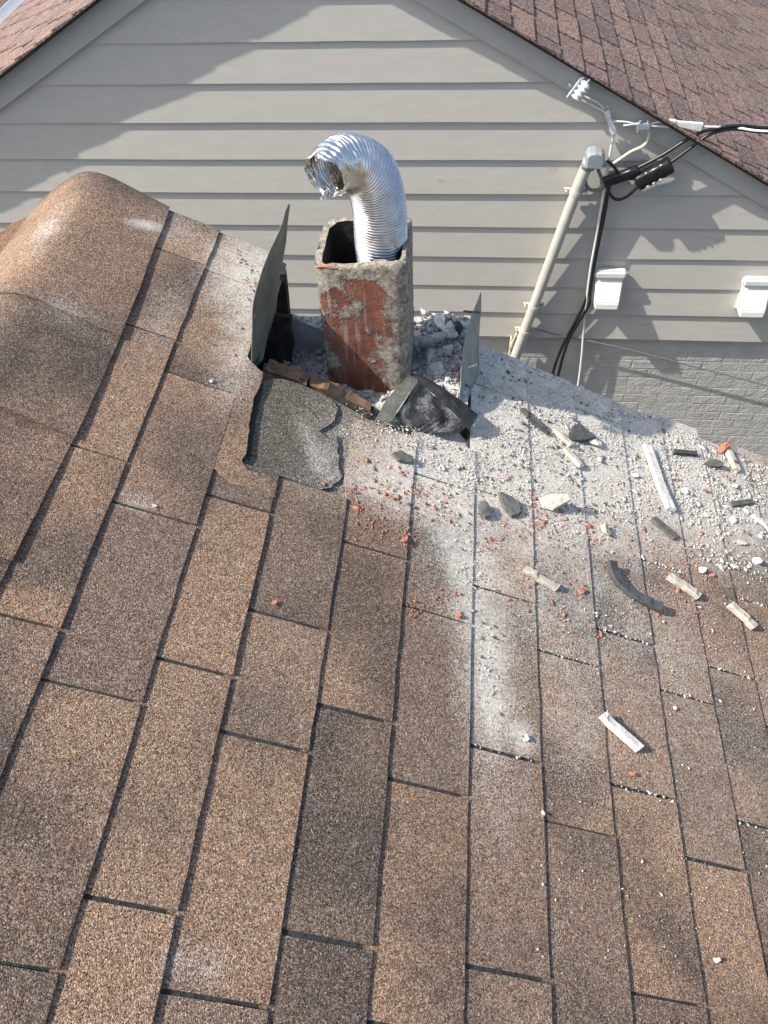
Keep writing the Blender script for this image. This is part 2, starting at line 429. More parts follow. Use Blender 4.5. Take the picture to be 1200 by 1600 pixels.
ZL = [-.497, -.674, -.853, -1.036, -1.211, -1.394, -1.572, -1.753, -1.925, -2.095]
ZL = [ZL[0] + .178 * k for k in (3, 2, 1)] + ZL
gable = mesh_obj('gable_wall', [(-4.2, .02, -5.2), (4.0, .02, -5.2), (4.0, .02, zrake(4.0) - .06), (RX, .02, RZ - .06), (-4.2, .02, zrake(-4.2) - .06),
                                (-4.2, 9.0, -5.2), (4.0, 9.0, -5.2), (4.0, 9.0, zrake(4.0) - .06), (RX, 9.0, RZ - .06), (-4.2, 9.0, zrake(-4.2) - .06)],
                 [(0, 1, 2, 3, 4), (9, 8, 7, 6, 5), (0, 5, 6, 1), (1, 6, 7, 2), (4, 9, 5, 0)], M_BRK, far_house)
random.seed(5)
tops = [RZ - .03] + ZL[:-1]
for zt, zb in zip(tops, ZL):
    zt2 = min(zt + .015, RZ - .09)
    if zt2 <= zb: continue
    def xl(z): return max(-4.2, RX - (RZ - .055 - z) / math.tan(BP)), min(4.0, RX + (RZ - .055 - z) / math.tan(BP))
    a0, b0 = xl(zb); a1, b1 = xl(zt2)
    nseg = 14; V, F = [], []; j = random.uniform(-.0015, .0015); d = .0165 + j
    for k in range(nseg + 1):
        t = k / nseg; xb = a0 + (b0 - a0) * t; xt = a1 + (b1 - a1) * t
        sag = math.sin(k * 1.7 + zb * 40) * .0009 + random.uniform(-.0005, .0005)
        V += [(xt, -.004, zt2), (xb, -d, zb + .003 + sag), (xb, -d + .0015, zb + sag), (xb, .012, zb + sag + .001)]
    for k in range(nseg):
        for q in range(3): a = k * 4 + q; F.append((a, a + 1, a + 5, a + 4))
    mesh_obj('siding_board', V, F, M_SIDE, gable)
# painted bricks below the siding
bw, bh, mg = .1985, .0600, .0075
random.seed(11)
for row in range(19):
    zt = -2.088 - row * .0667 + .012
    for k in range(16):
        x0 = .55 + k * (bw + mg) + (row % 2) * .103
        if x0 > 3.7: continue
        xj, zj, d = random.uniform(-.002, .002), random.uniform(-.0015, .0015), random.uniform(.0009, .0026)
        a, b, c, e = x0 + xj, x0 + bw + xj, zt - bh + zj, zt + zj; q = .0035
        ins = lambda: q + random.uniform(-.0015, .003)
        V = [(a, .02, c), (b, .02, c), (b, .02, e), (a, .02, e), (a, .0195 - d * .4, c), (b, .0195 - d * .4, c), (b, .0195 - d * .4, e), (a, .0195 - d * .4, e),
             (a + ins(), .02 - d, c + ins()), (b - ins(), .02 - d, c + ins()), (b - ins(), .02 - d, e - ins()), (a + ins(), .02 - d, e - ins())]
        F = [(0, 1, 5, 4), (1, 2, 6, 5), (2, 3, 7, 6), (3, 0, 4, 7), (4, 5, 9, 8), (5, 6, 10, 9), (6, 7, 11, 10), (7, 4, 8, 11), (8, 9, 10, 11)]
        mesh_obj('brick', V, F, M_BRK, gable)

# its roof: two slopes in their own frames (x down slope, y away, z normal)
M_EDGEB = simple('shingle_edge_dark', (.030, .028, .027), .9, 0, .6, 50, .6, .004)
RED_TONES = [(0, (.085, .058, .050)), (.2, (.155, .105, .088)), (.45, (.228, .163, .138)), (.7, (.285, .212, .182)), (.92, (.38, .30, .26))]
def far_slope(sign, cols, rows_, limit, yfirst):
    fr = empty('roof', (RX, -.100, RZ), (0, BP, 0) if sign > 0 else (0, -BP, 0), far_house)
    mt = shingle_mat('reddish_shingle' if sign > 0 else 'reddish_shingle_left', fr, RED_TONES, (.82, .80, .84), False, 150.0, red=(.22, .12, .098), patchy=.6)
    V, F = [], []
    box_geo(*sorted((0, sign * cols * EXP)), .020, 9.0, -.014, -.0075, V, F); mesh_obj('roof_deck', V, F, M_EDGEB, fr)
    V, F = [], []; count = 0; rnd = random.Random(4)
    cand = []
    for i in range(1, cols + 1):
        for k in range(rows_):
            v0 = k * .305 - (i % 2) * .152 - (i % 3) * .02
            cand.append((i, max(v0, 0), v0 + .305))
    for (i, v0, v1) in cand:
        if v1 - v0 < .03: continue
        vis = limit(i * EXP, v0)
        W, G = ([], []) if vis else (V, F)
        b = len(W); s0, s1 = (i - 1) * EXP - .01, i * EXP + rnd.uniform(-.002, .002)
        lf = rnd.uniform(.006, .010); g = .0110 if sign > 0 else .016
        a, c = v0 + (g if v0 > 0 else rnd.uniform(-.002, .002)), v1 - g
        for s_, n in ((s0, -.001), (s1, lf), (s1, -.006), (s0, -.006)):
            W += [(sign * s_, a, n), (sign * s_, c, n)]
        fs = [(b, b + 2, b + 3, b + 1), (b + 2, b + 4, b + 5, b + 3), (b, b + 6, b + 4, b + 2), (b + 1, b + 3, b + 5, b + 7)]
        G += fs if sign > 0 else [f[::-1] for f in fs]
        if vis: mesh_obj('shingle', W, G, mt, fr)
    if V: tag(mesh_obj('shingle_courses', V, F, mt, fr), kind='stuff')
    # ragged dark edge under the first shingles
    V, F = [], []
    n = 60; L_ = cols * EXP
    for k in range(n + 1):
        s_ = sign * L_ * k / n; y = rnd.uniform(.003, .007)
        V += [(s_, y, -.0078), (s_, y + .003, -.019), (s_, .062, -.020)]
    for k in range(n):
        for q in range(2): a = k * 3 + q; F.append((a, a + 1, a + 4, a + 3) if sign > 0 else (a, a + 3, a + 4, a + 1))
    mesh_obj('drip_edge', V, F, M_EDGEB, fr)
    # rake board against the wall
    V, F = [], []
    a, b = -.005, L_
    for s_ in (a, b):
        V += [(sign * s_, .062, -.118), (sign * s_, .098, -.118), (sign * s_, .098, -.0195), (sign * s_, .062, -.0195)]
    F = [(3, 2, 1, 0), (4, 5, 6, 7)] + [(k, (k + 1) % 4, 4 + (k + 1) % 4, 4 + k) for k in range(4)]
    if sign < 0: F = [f[::-1] for f in F]
    mesh_obj('rake_board', V, F, M_BRD, fr)
    return fr
far_slope(1, 34, 29, lambda s_, v: s_ > .6 and v < (s_ - .55) * 1.75 and s_ < 3.9 and v < 4.6, 0)
lf = far_slope(-1, 31, 29, lambda s_, v: s_ > .8 and (s_ - 1.35) * .85 < v < (s_ - .7) * 1.9 and v < 4.2, 0)
# gutter at the left eave
V, F = [], []
ge = -31 * EXP
prof = [(ge - .005, .01), (ge - .005, -.09), (ge - .09, -.10), (ge - .125, .060), (ge - .140, .085), (ge - .130, .083), (ge - .086, -.094), (ge - .012, -.085)]
for y in (0, 9.0): V += [(x, y, z) for x, z in prof]
k = len(prof); F = [(i, (i + 1) % k, k + (i + 1) % k, k + i) for i in range(k)]
M_WHITE = simple('white_metal', (.78, .79, .80), .4, 0, .08, 20, .05)
mesh_obj('gutter', V, F, M_WHITE, lf)
# neighbour's lower roof beyond the left eave
nh = empty('house', (-9.0, 14.0, -5.2)); tag(nh, 'neighbouring house with dark brown roof at far top left corner', 'house')
box('wall', -4, 3.5, -6, 8, 0, 1.6, M_BRK, nh)
V, F = [], []
box_geo(-4.4, 3.9, -6.4, 8.4, 1.6, 1.9, V, F); mesh_obj('roof', V, F, simple('dark_brown_roof', (.10, .07, .06), .95, 0, .4, 14), nh)

# ================================================================== CHIMNEY REMAINS
def chunk_mesh(size, seed, cuts=9, sub=2, rough=.06):
    rnd = random.Random(seed); bm = bmesh.new(); bmesh.ops.create_icosphere(bm, subdivisions=sub, radius=1)
    planes = []
    for _ in range(cuts):
        d = Vector((rnd.gauss(0, 1), rnd.gauss(0, 1), rnd.gauss(0, 1))).normalized(); planes.append((d, rnd.uniform(.38, .74)))
    for v in bm.verts:
        p = v.co.copy()
        for d, l in planes:
            e = p.dot(d)
            if e > l: p -= d * (e - l)
        p += Vector((rnd.uniform(-1, 1), rnd.uniform(-1, 1), rnd.uniform(-1, 1))) * rough
        v.co = Vector((p.x * size[0], p.y * size[1], p.z * size[2]))
    return bm

def mortar_mat(name, c, var=.35):
    m = NM(name, .95); co = m.coord(); f = m.noise(co, 60, 6, .65); g = m.noise(co, 380, 3)
    m.color(m.mix(1.0, m.ramp(f, [(.3, tuple(x * (1 - var) for x in c)), (.7, tuple(min(1, x * (1 + var)) for x in c))]), m.ramp(g, [(.3, .75), (.7, 1.15)]), 'MULTIPLY'))
    m.bump(m.math('ADD', f, m.math('MULTIPLY', g, .5)), .7, .004); return m.m
M_MORT = mortar_mat('white_mortar', (.66, .64, .59), .25)
M_GREYM = mortar_mat('grey_mortar', (.50, .49, .465))
M_TANM = mortar_mat('tan_mortar', (.52, .48, .40))
M_REDB = mortar_mat('red_brick_crumb', (.46, .185, .115), .3)
M_DARKF = mortar_mat('dark_slate', (.065, .07, .07), .4)
M_SHF = mortar_mat('grey_shingle_bit', (.12, .12, .105), .4)

# mortar bed: uneven top, solid down into the roof
bx0, bx1, by0, by1 = .215, .672, .775, 1.068
nx, ny = 44, 30; V, F = [], []
def bed_z(x, y):
    z = -.268 + .022 * mnoise.noise(Vector((x * 9, y * 9, 1))) + .014 * mnoise.noise(Vector((x * 26, y * 26, 4))) + .006 * mnoise.noise(Vector((x * 70, y * 70, 2)))
    if x > .56: z += -.01 + .018 * (y - .85) / .2
    z -= .03 * max(0, (.80 - y) / .03)
    return z
for i in range(nx + 1):
    for j in range(ny + 1):
        x = bx0 + (bx1 - bx0) * i / nx; y = by0 + (by1 - by0) * j / ny
        V.append((x, y + (.006 * mnoise.noise(Vector((x * 30, 0, 0))) if j in (0, ny) else 0), bed_z(x, y)))
for i in range(nx):
    for j in range(ny): a = i * (ny + 1) + j; F.append((a, a + ny + 1, a + ny + 2, a + 1))
edge = [i * (ny + 1) for i in range(nx + 1)] + [nx * (ny + 1) + j for j in range(1, ny + 1)] + [i * (ny + 1) + ny for i in range(nx - 1, -1, -1)] + [j for j in range(ny - 1, 0, -1)]
b = len(V)
for e in edge: V.append((V[e][0], V[e][1], -.62))
for k in range(len(edge)): F.append((edge[k], b + k, b + (k + 1) % len(edge), edge[(k + 1) % len(edge)]))
bed = mesh_obj('chimney_base', V, F, M_GREYM)
bed.parent = near_house; bed['label'] = 'broken grey mortar bed of the chimney around the clay flue'

# clay flue liner
def rrect(hw, hd, r, n=5):
    out = []
    for cx, cy, a0 in ((hw - r, hd - r, 0), (-hw + r, hd - r, 90), (-hw + r, -hd + r, 180), (hw - r, -hd + r, 270)):
        for k in range(n + 1): a = R(a0 + 90 * k / n); out.append((cx + r * math.cos(a), cy + r * math.sin(a)))
    res = []
    for (x0, y0), (x1, y1) in zip(out, out[1:] + out[:1]):
        L_ = math.hypot(x1 - x0, y1 - y0); k = max(1, int(L_ / .012))
        for q in range(k): res.append((x0 + (x1 - x0) * q / k, y0 + (y1 - y0) * q / k))
    return res
m = NM('clay_flue', .85); co = m.coord()
sep = m.n('ShaderNodeSeparateXYZ'); m.put(sep.inputs[0], co)
terr = m.ramp(m.noise(co, 24, 5), [(.3, (.13, .048, .030)), (.55, (.26, .092, .052)), (.8, (.36, .18, .125))])
gmort = m.ramp(m.noise(co, 90, 6, .7), [(.3, (.15, .125, .095)), (.46, (.36, .315, .245)), (.64, (.68, .63, .55))])
zf = m.n('ShaderNodeMapRange'); m.put(zf.inputs[0], sep.outputs[2]); zf.inputs[1].default_value = .235; zf.inputs[2].default_value = .285; zf.inputs[3].default_value = 0; zf.inputs[4].default_value = .26
xf = m.n('ShaderNodeMapRange'); m.put(xf.inputs[0], sep.outputs[0]); xf.inputs[1].default_value = .03; xf.inputs[2].default_value = .085; xf.inputs[3].default_value = 0; xf.inputs[4].default_value = .28
xg = m.n('ShaderNodeMapRange'); m.put(xg.inputs[0], sep.outputs[0]); xg.inputs[1].default_value = -.045; xg.inputs[2].default_value = -.095; xg.inputs[3].default_value = 0; xg.inputs[4].default_value = .22
mm = m.math('ADD', m.noise(m.mapping(co, sc=(1, 1, .7)), 14, 7, .68), m.math('ADD', zf.outputs[0], m.math('ADD', xf.outputs[0], xg.outputs[0])))
mask = m.ramp(mm, [(.57, 0.0), (.64, 1.0)])
drip = m.ramp(m.noise(m.mapping(co, sc=(70, 70, 5)), 1, 3), [(.55, 0.0), (.72, .7)])
gm2 = m.mix(m.ramp(m.noise(co, 33, 5, .7), [(.50, 0.0), (.66, .55)]), gmort, m.ramp(m.noise(co, 120, 4), [(.35, (.05, .036, .027)), (.7, (.17, .125, .09))]))
grime = m.ramp(m.noise(m.mapping(co, sc=(1, 1, .5)), 19, 6, .7), [(.50, 0.0), (.70, .7)])
c = m.mix(drip, m.mix(mask, m.mix(grime, terr, (.09, .045, .032)), gm2), (.50, .47, .42))
m.color(c); m.bump(m.math('ADD', m.math('MULTIPLY', mask, .8), m.math('MULTIPLY', m.noise(co, 170, 6, .75), m.math('ADD', m.math('MULTIPLY', mask, 1.6), .5))), .9, .006); M_CLAY = m.m
M_SOOT = simple('soot', (.012, .011, .011), .95, 0, .6, 70, .8, .006)
FX, FY, FT = .457, .908, .030
flue = empty('chimney_flue', (FX, FY, -.27))
tag(flue, 'weathered red clay flue liner with crumbling mortar standing in the chimney', 'flue')
def ring_shell(half_w, half_d, rad, zs, disp, flip):
    V, F = [], []; base = rrect(half_w, half_d, rad); k = len(base)
    for z in zs:
        for (x, y) in base:
            d = Vector((x, y, 0)).normalized(); zz = z
            nz = mnoise.noise(Vector((x * 40, y * 40, z * 40))) * .6 + mnoise.noise(Vector((x * 130, y * 130, z * 130))) * .4
            dd = disp * max(0, nz + .15 + (.5 if x > .05 else 0) * max(0, mnoise.noise(Vector((x * 12, y * 12, z * 14)))))
            if z == zs[-1]: zz += .006 * mnoise.noise(Vector((x * 28, y * 28, 9))) + .004 * mnoise.noise(Vector((x * 90, y * 90, 3))) + .035 * x * 2
            V.append((x + d.x * dd, y + d.y * dd, zz))
    for i in range(len(zs) - 1):
        for q in range(k):
            f = (i * k + q, i * k + (q + 1) % k, (i + 1) * k + (q + 1) % k, (i + 1) * k + q); F.append(f[::-1] if flip else f)
    return V, F, k
zs = [-.12 + i * .007 for i in range(60)]; zs = [z for z in zs if z < FT + .27 - .004] + [FT + .27]
zs = [z for z in zs]
Vo, Fo, k = ring_shell(.0895, .0860, .026, zs, .0036, False)
Vi, Fi, _ = ring_shell(.0895, .0860, .026, zs, 0.0, True)
wall_t = .0125
sc_ = lambda p: (p[0] * (1 - wall_t / .0895), p[1] * (1 - wall_t / .0860), p[2])
# outer wall + rim are clay, the inside is soot
top_o = [Vo[(len(zs) - 1) * k + q] for q in range(k)]; top_i = [sc_(Vi[(len(zs) - 1) * k + q]) for q in range(k)]
off = len(Vo); VV = Vo + [(a[0] * .55 + b_[0] * .45, a[1] * .55 + b_[1] * .45, max(a[2], b_[2]) + .0012 + .003 * mnoise.noise(Vector((a[0] * 80, a[1] * 80, 0)))) for a, b_ in zip(top_o, top_i)] + top_i
FF = Fo + [((len(zs) - 1) * k + q, (len(zs) - 1) * k + (q + 1) % k, off + (q + 1) % k, off + q) for q in range(k)] + [(off + q, off + (q + 1) % k, off + k + (q + 1) % k, off + k + q) for q in range(k)]
mesh_obj('clay_liner', [(x, y, z - .27 + .27) for x, y, z in VV], FF, M_CLAY, flue, smooth=True)
mesh_obj('soot_lining', [sc_(p) for p in Vi], Fi, M_SOOT, flue, smooth=True)
for i, (x, w_, h) in enumerate(((-.060, .026, .008),)):
    bm = chunk_mesh((w_, .006, h), 70 + i); o = bm_obj('broken_rim', bm, M_REDB, flue); o.location = (x, -.0835, FT + .27 - .006)

# aluminium duct
m = NM('crinkled_aluminium', .2, 1.0); co = m.coord()
m.color(m.ramp(m.noise(co, 60, 4), [(.3, (.66, .655, .64)), (.7, (.86, .85, .83))]))
rg = m.ramp(m.noise(co, 90, 4), [(.3, .17), (.7, .33)]); m.put(m.b.inputs['Roughness'], rg)
m.bump(m.noise(co, 70, 4, .6), .10, .003); M_ALU = m.m
path = catmull([(.486, .912, -.20), (.487, .912, -.08), (.490, .91, .03), (.491, .905, .085), (.487, .893, .143), (.473, .873, .190), (.450, .845, .218), (.429, .812, .227), (.414, .783, .224)], 44)
L_ = [0]
for a, b in zip(path, path[1:]): L_.append(L_[-1] + (b - a).length)
nL = 520; pts = []
for q in range(nL):
    d = L_[-1] * q / (nL - 1); i = max(0, np.searchsorted(L_, d) - 1); t = (d - L_[i]) / max(1e-9, L_[i + 1] - L_[i]); pts.append(path[i].lerp(path[i + 1], min(1, t)))
fr = frames(pts); seg = 64; V, F = [], []
for q, (p, (t, n_, b_)) in enumerate(zip(pts, fr)):
    s_ = q / (nL - 1); d = s_ * L_[-1]
    for k2 in range(seg):
        a = 2 * math.pi * k2 / seg; dirv = n_ * math.cos(a) + b_ * math.sin(a)
        ph = 2 * math.pi * (d / .0070 + k2 / seg)
        r = .0490 + .0024 * math.sin(ph) * (1 - .55 * max(0, (s_ - .86) / .14))
        w3 = p + dirv * r
        r += .0020 * mnoise.noise(w3 * 22) + .0004 * mnoise.noise(w3 * 90)
        dent = max(0, (s_ - .70) / .30)
        front = max(0, (dirv.dot(Vector((.15, -.85, -.1)))))
        r -= dent * front ** 2 * .006 * (1 + 1.2 * mnoise.noise(w3 * 45))
        r += dent ** 2 * (.007 * mnoise.noise(w3 * 42) + .0025 * mnoise.noise(w3 * 120))
        r *= 1 - .22 * dent ** 1.5
        V.append(tuple(p + dirv * r + t * (dent ** 6 * .012 * mnoise.noise(w3 * 38))))
for q in range(nL - 1):
    for k2 in range(seg): F.append((q * seg + k2, q * seg + (k2 + 1) % seg, (q + 1) * seg + (k2 + 1) % seg, (q + 1) * seg + k2))
duct = empty('flexible_duct', (.486, .912, -.20)); tag(duct, 'bent silver corrugated aluminium duct rising out of the clay flue', 'duct')
sh = mesh_obj('corrugated_tube', [(x - .486, y - .912, z + .20) for x, y, z in V], F, M_ALU, duct, smooth=True)
sh.modifiers.new('thickness', 'SOLIDIFY').thickness = .0008
# crumpled foil lip at the torn mouth
end = pts[-1]; t, n_, b_ = fr[-1]
V, F = [], []; nA, nB = 26, 9
for i in range(nA):
    a = -.55 + 1.1 * i / (nA - 1)
    dirv = (Vector((.25, -.75, -.6)).normalized() * math.cos(a) + t.cross(Vector((.25, -.75, -.6)).normalized()) * math.sin(a))
    for j in range(nB):
        f = j / (nB - 1); p = end + dirv * (.038 - .010 * f + .010 * mnoise.noise(Vector((i * .5, j * .6, 3)))) + t * (-.012 + .020 * f + .014 * mnoise.noise(Vector((i * .45, j * .5, 8))))
        V.append(tuple(p - Vector((.486, .912, -.20))))
for i in range(nA - 1):
    for j in range(nB - 1): a = i * nB + j; F.append((a, a + 1, a + nB + 1, a + nB))
o = mesh_obj('crumpled_lip', V, F, M_ALU, duct); o.modifiers.new('thickness', 'SOLIDIFY').thickness = .0006

# sheet metal flashings
m = NM('green_grey_sheet_metal', .5, .35); co = m.coord()
m.color(m.mix(m.ramp(m.noise(co, 18, 6, .7), [(.56, 0.0), (.72, .75)]), m.ramp(m.noise(co, 35, 5), [(.3, (.20, .235, .225)), (.7, (.34, .37, .35))]), (.25, .13, .06)))
m.bump(m.noise(co, 40, 4), .15, .002); M_SHEET = m.m
m = NM('dull_grey_sheet_metal', .55, .3); co = m.coord()
m.color(m.ramp(m.noise(co, 30, 5), [(.3, (.13, .145, .13)), (.7, (.21, .225, .20))])); m.bump(m.noise(co, 40, 4), .15, .002); M_SHEET2 = m.m
def sheet(name, left_pts, right_pts, mat, parent, bend=.006, n=12):
    """ruled thin sheet between two edge polylines"""
    A, B = catmull(left_pts, 5), catmull(right_pts, 5); k = min(len(A), len(B)); V, F = [], []
    for i in range(k):
        a, b = A[int(i * (len(A) - 1) / (k - 1))], B[int(i * (len(B) - 1) / (k - 1))]
        for j in range(n + 1):
            p = a.lerp(b, j / n); p = p + Vector((bend * mnoise.noise(p * 14), bend * .4 * mnoise.noise(p * 20 + Vector((5, 0, 0))), 0)); V.append(tuple(p))
    for i in range(k - 1):
        for j in range(n): q = i * (n + 1) + j; F.append((q, q + 1, q + n + 2, q + n + 1))
    o = mesh_obj(name, V, F, mat, parent, smooth=True); o.modifiers.new('thickness', 'SOLIDIFY').thickness = .0012
    return o
fl = empty('metal_flashing'); tag(fl, 'tall dull grey sheet metal flashing bent upright on the left of the flue', 'flashing')
sheet('sheet', [(.251, .695, -.125), (.256, .735, -.045), (.263, .772, .010), (.290, .872, .054), (.306, .972, .072)], [(.256, .745, -.140), (.258, .80, -.135), (.260, .87, -.125), (.263, .94, -.100), (.3065, .975, .068)], M_SHEET2, fl)
bm = chunk_mesh((.006, .007, .010), 5); o = bm_obj('red_stain_lump', bm, M_REDB, fl); o.location = (.2565, .755, -.035)
fl2 = empty('metal_flashing'); tag(fl2, 'pale green rusty sheet metal flashing on the right of the rubble', 'flashing')
sheet('sheet', [(.657, .795, -.305), (.654, .802, -.258), (.657, .90, -.215), (.672, .955, -.178), (.690, 1.005, -.150)], [(.673, .835, -.330), (.682, .885, -.312), (.695, .925, -.322), (.696, .97, -.300), (.6905, 1.006, -.154)], M_SHEET, fl2, .004)
M_RUST = simple('rusty_nail', (.16, .09, .05), .8, .3, .5, 200)
tube('nail', [(.690, .968, -.176), (.655, .966, -.171)], .0022, M_RUST, fl2, 8, 1)
tube('nail', [(.690, .90, -.262), (.652, .885, -.268)], .0022, simple('bright_nail', (.7, .68, .62), .5, .2, .1, 100), fl2, 8, 1)
tube('nail', [(.676, .87, -.303), (.668, .84, -.27)], .0018, M_RUST, fl2, 8, 1)

# black folded strip and the bent shingle flap in front of the rubble
def rsheet(name, rows, mat, thick, parent=None, nz=.002):
    V, F = [], []; k = len(rows[0])
    for ri, r_ in enumerate(rows):
        for (u, v, n) in r_: p = r2w(u, v, n + nz * mnoise.noise(Vector((u * 40, v * 40, n * 40)))); V.append(tuple(p))
    for i in range(len(rows) - 1):
        for j in range(k - 1): a = i * k + j; F.append((a, a + 1, a + k + 1, a + k))
    o = mesh_obj(name, V, F, mat, parent); s_ = o.modifiers.new('thickness', 'SOLIDIFY'); s_.thickness = thick; s_.offset = 0
    return o
def lerp_rows(pa, pb, n, m_, sag=0):
    A, B = [Vector(p) for p in pa], [Vector(p) for p in pb]; rows = []
    def at(P, t):
        x = t * (len(P) - 1); i = min(int(x), len(P) - 2); return P[i].lerp(P[i + 1], x - i)
    for j in range(m_ + 1):
        rows.append([tuple(at(A, i / n).lerp(at(B, i / n), j / m_)) for i in range(n + 1)])
    return rows
def curl_rows(pa, pb, n, m_):
    rows = lerp_rows(pa, pb, n, m_)
    return [[(u + .002 * mnoise.noise(Vector((u * 60, j, 1))), v + .003 * mnoise.noise(Vector((u * 45, j * .7, 4))), nn + .008 * math.sin(math.pi * j / m_) + .002 * mnoise.noise(Vector((u * 50, j * .3, 9)))) for (u, v, nn) in r_] for j, r_ in enumerate(rows)]
M_BLACK = simple('black_felt', (.018, .018, .019), .6, 0, .5, 60, .3, .002)
strip = rsheet('flashing_strip', curl_rows([(.592, .797, .050), (.655, .785, .048), (.750, .765, .030)], [(.603, .776, .044), (.662, .757, .040), (.736, .722, .018)], 22, 7), M_BLACK, .003)
tag(strip, 'black bent flashing strip leaning across the foot of the rubble', 'flashing')
flap = rsheet('shingle_flap', lerp_rows([(.537, .672, .000), (.548, .72, .018), (.582, .785, .048)], [(.566, .676, .003), (.583, .725, .028), (.602, .778, .047)], 14, 4), M_SHF, .004)
tag(flap, 'lifted grey shingle flap propped up left of the black strip', 'shingle')
_f = NM('dusty_flap_painted_shade', .95); co = _f.coord()  # flap's shaded side put into its near-black colour; grey patches are dust
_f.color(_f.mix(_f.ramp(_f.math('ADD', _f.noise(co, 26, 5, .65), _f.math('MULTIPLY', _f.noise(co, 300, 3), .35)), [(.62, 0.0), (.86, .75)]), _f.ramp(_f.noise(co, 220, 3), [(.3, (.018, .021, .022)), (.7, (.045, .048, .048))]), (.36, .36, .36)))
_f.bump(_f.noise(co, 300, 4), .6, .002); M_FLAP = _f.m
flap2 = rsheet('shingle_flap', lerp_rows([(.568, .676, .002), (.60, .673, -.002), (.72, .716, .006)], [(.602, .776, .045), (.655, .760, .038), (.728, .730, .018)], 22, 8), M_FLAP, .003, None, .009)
tag(flap2, 'dusty shingle flap with painted-in shade under the black strip', 'shingle')
nl = tube('nail', [r2w(.742, .738, .022), r2w(.765, .775, .024)], .0022, simple('zinc_nail', (.6, .6, .58), .4, .6, .1, 100), None, 8, 1)
tag(nl, 'pale bent nail beside the lower end of the black strip', 'nail')

# timber
M_WOOD = NM('old_pine', .85); co = M_WOOD.coord()
M_WOOD.color(M_WOOD.mix(M_WOOD.ramp(M_WOOD.noise(co, 26, 5), [(.48, 0.0), (.72, .85)]), M_WOOD.ramp(M_WOOD.noise(M_WOOD.mapping(co, sc=(8, 60, 60)), 1.5, 4), [(.3, (.11, .062, .034)), (.7, (.26, .165, .095))]), (.045, .034, .028)))
M_WOOD.bump(M_WOOD.noise(M_WOOD.mapping(co, sc=(8, 80, 80)), 2, 4), .5, .003); M_WOOD = M_WOOD.m
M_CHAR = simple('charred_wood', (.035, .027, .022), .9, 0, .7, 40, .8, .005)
def timber(name, a, b, w_, h, mat, label, seed=1, up=Vector((0, 0, 1))):
    a, b = Vector(a), Vector(b); t = (b - a).normalized(); s_ = t.cross(up).normalized(); u_ = s_.cross(t); rnd = random.Random(seed); V, F = [], []
    n = 9
    for i in range(n):
        p = a.lerp(b, i / (n - 1))
        for (x, y) in ((-1, -1), (1, -1), (1, 1), (-1, 1)):
            V.append(tuple(p + s_ * (x * w_ / 2 * rnd.uniform(.9, 1.05)) + u_ * (y * h / 2 * rnd.uniform(.85, 1.05)) + t * rnd.uniform(-.004, .004)))
    for i in range(n - 1):
        for k in range(4): F.append((i * 4 + k, i * 4 + (k + 1) % 4, i * 4 + 4 + (k + 1) % 4, i * 4 + 4 + k))
    F += [(3, 2, 1, 0), tuple((n - 1) * 4 + k for k in range(4))]
    o = mesh_obj(name, V, F, mat); bm = bmesh.new(); bm.from_mesh(o.data); bmesh.ops.recalc_face_normals(bm, faces=bm.faces[:]); bm.to_mesh(o.data); bm.free()
    return tag(o, label, 'timber')
timber('timber', (.258, .748, -.172), (.335, .748, -.208), .034, .050, M_WOOD, 'short brown wooden block at the foot of the tall grey flashing', 1)
timber('timber', (.341, .752, -.212), (.405, .752, -.238), .030, .044, M_WOOD, 'second brown wooden block, nearer the flue than the first', 2)
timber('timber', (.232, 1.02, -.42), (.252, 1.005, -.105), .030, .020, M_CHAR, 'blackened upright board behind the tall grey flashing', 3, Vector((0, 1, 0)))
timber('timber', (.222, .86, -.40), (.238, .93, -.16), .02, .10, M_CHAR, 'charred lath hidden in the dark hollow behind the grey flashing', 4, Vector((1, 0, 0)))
timber('timber', r2w(.432, .722, -.012), r2w(.530, .696, -.010), .030, .018, M_CHAR, 'splintered charred board at the top edge of the grey patch', 5)
timber('timber', r2w(.470, .715, .0), r2w(.522, .703, -.002), .016, .014, M_WOOD, 'orange brown splinter lying on the charred board', 6)

# rubble beside the flue
def place_chunk(name, loc, size, rot, mat, label, cat, seed, group=None, cuts=9, sub=2):
    bm = chunk_mesh(size, seed, cuts, sub); o = bm_obj(name, bm, mat); o.location = loc; o.rotation_euler = rot
    return tag(o, label, cat, group)
RUB = [((.628, .985, -.235), (.030, .022, .016), M_MORT, 'pale mortar lump at the back of the rubble behind the green flashing'),
       ((.600, 1.02, -.238), (.034, .020, .014), M_MORT, 'white mortar lump at the rear edge of the chimney base'),
       ((.644, .985, -.232), (.014, .018, .020), M_DARKF, 'dark stone wedged against the green flashing'),
       ((.575, .955, -.243), (.020, .022, .016), M_GREYM, 'grey mortar lump right of the flue, upper one'),
       ((.600, .960, -.240), (.024, .020, .018), M_GREYM, 'rough grey mortar clump in the middle of the rubble'),
       ((.588, .915, -.252), (.016, .030, .014), M_GREYM, 'long grey mortar piece leaning beside the flue'),
       ((.622, .930, -.246), (.026, .018, .012), M_GREYM, 'flat grey mortar slab next to the green flashing'),
       ((.598, .875, -.262), (.028, .026, .016), M_GREYM, 'broad grey mortar block in front of the rubble'),
       ((.628, .865, -.270), (.022, .024, .014), M_MORT, 'sunlit white mortar block behind the black strip'),
       ((.597, .838, -.278), (.030, .018, .012), M_MORT, 'wide white mortar slab in the sun under the rubble'),
       ((.644, .850, -.285), (.008, .012, .010), M_REDB, 'small red brick lump by the foot of the green flashing'),
       ((.646, .885, -.262), (.008, .008, .008), M_REDB, 'upper small brick lump touching the green flashing'),
       ((.566, .835, -.262), (.014, .012, .010), M_MORT, 'cream mortar lump at the right front corner of the flue')]
